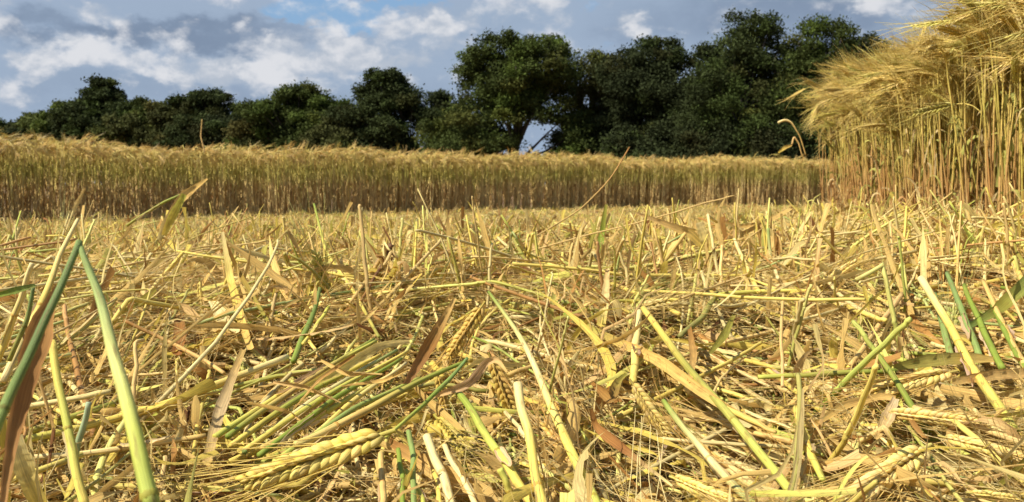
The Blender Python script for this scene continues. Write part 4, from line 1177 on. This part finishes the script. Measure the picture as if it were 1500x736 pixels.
# ------------------------------------------------------------------ standing barley
def plants(xy, z0, H, lod, nod=(70, 125), side=math.pi, sidej=.55, leaves=2, top_only=False, bank=False, far=False):
    n = len(xy)
    az = side + rng.normal(0, sidej, n)
    hd = np.stack([np.cos(az), np.sin(az)], -1)
    N1 = {2: 8, 1: 6, 0: 5}[lod]; N2 = {2: 6, 1: 5, 0: 3}[lod]
    t = np.linspace(0, 1, N1)
    lean = rng.normal(0, .035, (n, 2)) + hd * rng.uniform(0, .03, n)[:, None]
    top = np.concatenate([xy + lean, (z0 + H)[:, None]], 1); bot = np.concatenate([xy, z0[:, None]], 1)
    if top_only: bot = bot + (top - bot) * .25
    bow = rng.normal(0, .012, (n, 2))
    P = bot[:, None] * (1 - t[None, :, None]) + top[:, None] * t[None, :, None]
    P[..., :2] += bow[:, None] * np.sin(t * math.pi)[None, :, None]
    th = R(1) * np.clip(rng.normal((nod[0] + nod[1]) / 2, (nod[1] - nod[0]) / 2.2, n), 8, 160)
    if bank:
        upq = rng.random(n) < .28
        th = np.where(upq, R(1) * rng.uniform(8, 45, n), th)
        P[..., 2] -= (upq * rng.uniform(.02, .09, n))[:, None]; top = P[:, -1].copy()
    rn = rng.uniform(.022, .05, n)
    q = np.linspace(0, 1, N2 + 1)[1:]
    a = th[:, None] * q[None]
    neck = top[:, None] + np.concatenate([hd[:, None] * (rn[:, None] * (1 - np.cos(a)))[..., None], (rn[:, None] * np.sin(a))[..., None]], -1)
    P = np.concatenate([P, neck], 1)
    d = np.concatenate([hd * np.sin(th)[:, None], np.cos(th)[:, None]], 1)
    s = np.concatenate([t, 1 + q * .1]) / 1.1
    r0 = rng.uniform(.0014, .0024, n) * {2: 1.1, 1: 1.25, 0: 2.1}[lod]
    if bank: r0 = r0 * .84
    rad = r0[:, None] * (1.05 - .45 * s ** 2)[None]
    u = rng.uniform(0, 1, (n, 1, 1))
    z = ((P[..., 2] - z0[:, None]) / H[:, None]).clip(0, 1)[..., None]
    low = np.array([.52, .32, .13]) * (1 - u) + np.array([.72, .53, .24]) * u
    midc = np.array([.40, .36, .09]) * (1 - u) + np.array([.66, .50, .15]) * u
    hic = np.array([.62, .49, .13]) * (1 - u) + np.array([.72, .55, .18]) * u
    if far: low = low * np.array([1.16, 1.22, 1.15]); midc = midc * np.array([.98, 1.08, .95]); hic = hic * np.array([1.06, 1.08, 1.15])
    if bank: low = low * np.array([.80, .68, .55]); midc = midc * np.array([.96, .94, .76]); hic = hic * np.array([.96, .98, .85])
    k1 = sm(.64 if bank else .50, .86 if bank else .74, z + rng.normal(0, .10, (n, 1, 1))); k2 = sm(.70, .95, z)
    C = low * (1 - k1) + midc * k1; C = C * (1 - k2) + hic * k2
    C = C * rng.uniform(.8, 1.15, (n, 1, 1))
    j = rng.uniform(.82, 1.15, (n, 1))
    tint = np.where(rng.random((n, 1)) < .3, np.array([[.92, .98, .8]]), np.array([[1.05, 1.0, .95]])) * j
    if bank: tint = tint * np.array([[.97, 1.02, .92]])
    G = dict(P=P, r=rad, C=C, S={2: 6, 1: 5, 0: 3}[lod], O=P[:, -1], d=d, Rm=axes(d, rng.uniform(-1.5, 1.5, n)), sc=rng.uniform(.78, 1.05, n), bend=rng.uniform(0, 6, n), tint=tint, z0=z0, H=H)
    # leaves
    lv = []
    for k in range(leaves):
        hz = rng.uniform(.05, .50, n) if (k % 2 == 0 or (bank and k != 1)) else rng.uniform(.45, .85, n)
        if top_only: hz = rng.uniform(.7, .9, n)
        f = hz * (N1 - 1); i0 = f.astype(int); fr = (f - i0)[:, None]
        ii = np.arange(n)
        p0 = P[ii, i0] * (1 - fr) + P[ii, i0 + 1] * fr
        NL = {2: 8, 1: 5, 0: 4}[lod]
        ss = np.linspace(0, 1, NL)
        aa = rng.uniform(0, 2 * np.pi, n)
        up0 = R(1) * (rng.uniform(30, 85, n)); dr = rng.uniform(1.2, 3.4, n)
        Ll = rng.uniform(.07, .17, n)
        pt = up0[:, None] - dr[:, None] * ss[None] ** 1.3
        step = Ll[:, None] / (NL - 1)
        dd = np.stack([np.cos(pt) * np.cos(aa)[:, None] * .4, np.cos(pt) * np.sin(aa)[:, None] * .4, np.sin(pt)], -1)
        LP = p0[:, None] + np.concatenate([np.zeros((n, 1, 3)), np.cumsum(dd[:, :-1] * step[..., None], 1)], 1)
        W = rng.uniform(.004, .009, n)[:, None] * np.minimum(1, (1.03 - ss) * 2.2)[None] * {2: 1, 1: 1, 0: 1.3}[lod]
        lowm = (hz < .5)[:, None]
        c = np.where(lowm, np.array([[.44, .26, .11]]), np.array([[.42, .40, .11]])) * rng.uniform(.6, 1.35, (n, 1))
        c = np.where(rng.random((n, 1)) < .25, np.array([[.60, .46, .22]]), c)
        Cc = np.repeat(c[:, None], NL, 1)
        tw = rng.uniform(0, 6.28, n)[:, None] + rng.normal(0, 1.5, n)[:, None] * ss[None]
        lv.append(dict(P=LP, W=W, C=Cc, tw=tw))
    G['leaves'] = lv
    return G

def plants_stuff(G, T, acc, keep=None, cap=False):
    n = len(G['P']); keep = np.ones(n, bool) if keep is None else keep
    acc['s'].append(tubes(G['P'], G['r'], G['C'], G['S'], cap).pick(keep))
    for l in G['leaves']:
        acc['l'].append(ribbons(l['P'], l['W'], l['C'], l['tw']).pick(keep))
    for k in range(len(T)):
        m_ = keep & (np.arange(n) % len(T) == k)
        a = (G['Rm'][m_], G['O'][m_], G['sc'][m_], G['bend'][m_], G['tint'][m_])
        acc['g'].append(place(T[k][0], *a)); acc['a'].append(place(T[k][1], *a))

# the near bank on the right
acc = dict(s=[], l=[], g=[], a=[])
Y0, Y1 = .75, 3.25
def bank_xy(n, d0, d1, skew=1.0):
    y = rng.uniform(Y0, Y1, n); dep = d0 + (d1 - d0) * rng.random(n) ** skew
    return np.stack([bank_x(y) + dep, y], -1)
def bank_h(xy):
    h = .588 + .012 * np.sin(xy[:, 1] * 5) + .055 * sm(2.3, 3.2, xy[:, 1]) + rng.normal(0, .03, len(xy))
    return np.where(rng.random(len(xy)) < .10, h * rng.uniform(.8, .97, len(xy)), h)
N_IND = 150
front = bank_xy(1350, 0, .16)
z0 = np.zeros(len(front))
G = plants(front, z0, bank_h(front), 2, nod=(45, 95), side=R(222), sidej=.7, leaves=5, bank=True)
px, py, dd = project(G['P'])
vis = ((px[:, 5] > 1180) & (px[:, 5] < 1515))
score = vis / dd[:, 5]
pick = np.argsort(-score)[:N_IND]
for q, i in enumerate(pick):
    loc = (front[i, 0], front[i, 1], 0.0)
    root = empty('barley_plant', loc)
    lo = -Vector(loc)
    o = build('stem', [tubes(G['P'][i][None], G['r'][i][None], G['C'][i][None], 7)], M_STEM, root); o.location = lo
    for l in G['leaves']:
        o = build('leaf', [ribbons(l['P'][i][None], l['W'][i][None], l['C'][i][None], l['tw'][i][None])], M_LEAF, root); o.location = lo
    sl = slice(i, i + 1); a = (G['Rm'][sl], G['O'][sl], G['sc'][sl], G['bend'][sl], G['tint'][sl])
    T = MD[i % 6]
    e = build('ear', [place(T[0], *a)], M_GRAIN, root); e.location = lo
    o = build('awn_tuft', [place(T[1], *a)], M_AWN, e)
    x5 = float(px[i, 5]); seg = min(9, int((min(max(x5, 1185), 1510) - 1185) / 32.6))
    segn = ['at the bank corner', 'just inside the bank corner', 'past the bank corner', 'left of the bank middle', 'in the bank middle',
            'right of the bank middle', 'in the near half', 'above the leaning yellow straw', 'near the right edge', 'at the right edge'][seg]
    cst = G['C'][i][4]; cn = 'greenish' if cst[1] > cst[0] * .98 else 'yellowish' if cst[0] > .42 else 'olive'
    hn = 'tall' if G['H'][i] > .68 else 'short' if G['H'][i] < .63 else ''
    dn = 'rising' if G['d'][i][2] > .25 else 'drooping' if G['d'][i][2] < -.35 else 'nodding'
    pending.append((root, ' '.join(w for w in (hn, cn, 'barley with', dn, 'ear', segn) if w), 'barley', 'standing barley along the near bank', G['P'][i][5]))
keep = np.ones(len(front), bool); keep[pick] = False
plants_stuff(G, LO, acc, keep)
mid = bank_xy(3700, .04, .42, 1.0)
plants_stuff(plants(mid, np.zeros(len(mid)), bank_h(mid) + .01, 1, nod=(35, 85), side=R(222), sidej=.8, leaves=5, bank=True), LO, acc)
# the end face of the bank and what stands behind
ex = np.stack([bank_x(Y1) + .02 + 1.3 * rng.random(700) ** 1.5, Y1 - .14 + rng.random(700) * .3], -1)
plants_stuff(plants(ex, np.zeros(len(ex)), bank_h(ex), 1, nod=(70, 135), side=R(225), sidej=.6, leaves=5, bank=True), LO, acc)
back = bank_xy(1200, .35, 1.5, 1.0)
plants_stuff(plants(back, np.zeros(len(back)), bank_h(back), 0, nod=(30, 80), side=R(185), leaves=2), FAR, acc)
tag(build('bank_stem_mass', acc['s'], M_STEM), 'thicket of barley stems filling the near bank', 'barley', kind='stuff')
tag(build('bank_leaf_mass', acc['l'], M_LEAF), 'dead leaves hanging in the near bank', 'barley', kind='stuff')
tag(build('bank_ear_mass', acc['g'], M_GRAIN), 'ears massed at the top of the near bank', 'barley', kind='stuff')
tag(build('bank_awn_mass', acc['a'], M_AWN), 'hazy awns along the top of the near bank', 'barley', kind='stuff')

# the far edge of the standing crop
acc = dict(s=[], l=[], g=[], a=[])
def far_xy(n, d0, d1, skew=1.0, x0=-6.5, x1=6.5):
    x = rng.uniform(x0, x1, n); dep = d0 + (d1 - d0) * rng.random(n) ** skew
    return np.stack([x, edge_y(x) + .10 * np.sin(x * 3.1) + .06 * np.sin(x * 8.3) + dep], -1)
def far_h(xy):
    return .648 + .018 * np.sin(xy[:, 0] * 2.3) + .012 * np.sin(xy[:, 0] * 6.1 + 1) + rng.normal(0, .03, len(xy))
for n, d0, d1, sk in ((3200, 0, .30, 1.0), (7800, .2, 2.2, 1.1)):
    xy = far_xy(n, d0, d1, sk)
    # plants stand in tillered tufts, with dark gaps between them
    xy[:, 0] += .05 * np.sin(xy[:, 0] * 41 + 2 * np.sin(xy[:, 0] * 7)) + .03 * np.sin(xy[:, 0] * 97)
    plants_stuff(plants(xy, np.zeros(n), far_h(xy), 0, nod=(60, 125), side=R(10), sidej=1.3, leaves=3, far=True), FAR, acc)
xy = far_xy(5200, 1.4, 14, 1.7, -16, 16)
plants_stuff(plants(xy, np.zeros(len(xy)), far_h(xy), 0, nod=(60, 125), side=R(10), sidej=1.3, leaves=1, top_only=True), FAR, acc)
tag(build('crop_stem_mass', acc['s'], M_STEM), 'stems of the uncut barley along the far edge', 'barley', kind='stuff')
tag(build('crop_leaf_mass', acc['l'], M_LEAF), 'dry leaves in the uncut barley along the far edge', 'barley', kind='stuff')
tag(build('crop_ear_mass', acc['g'], M_GRAIN), 'ears of the uncut barley along the far edge', 'barley', kind='stuff')
tag(build('crop_awn_mass', acc['a'], M_AWN), 'golden awns over the uncut barley along the far edge', 'barley', kind='stuff')

settle_labels()
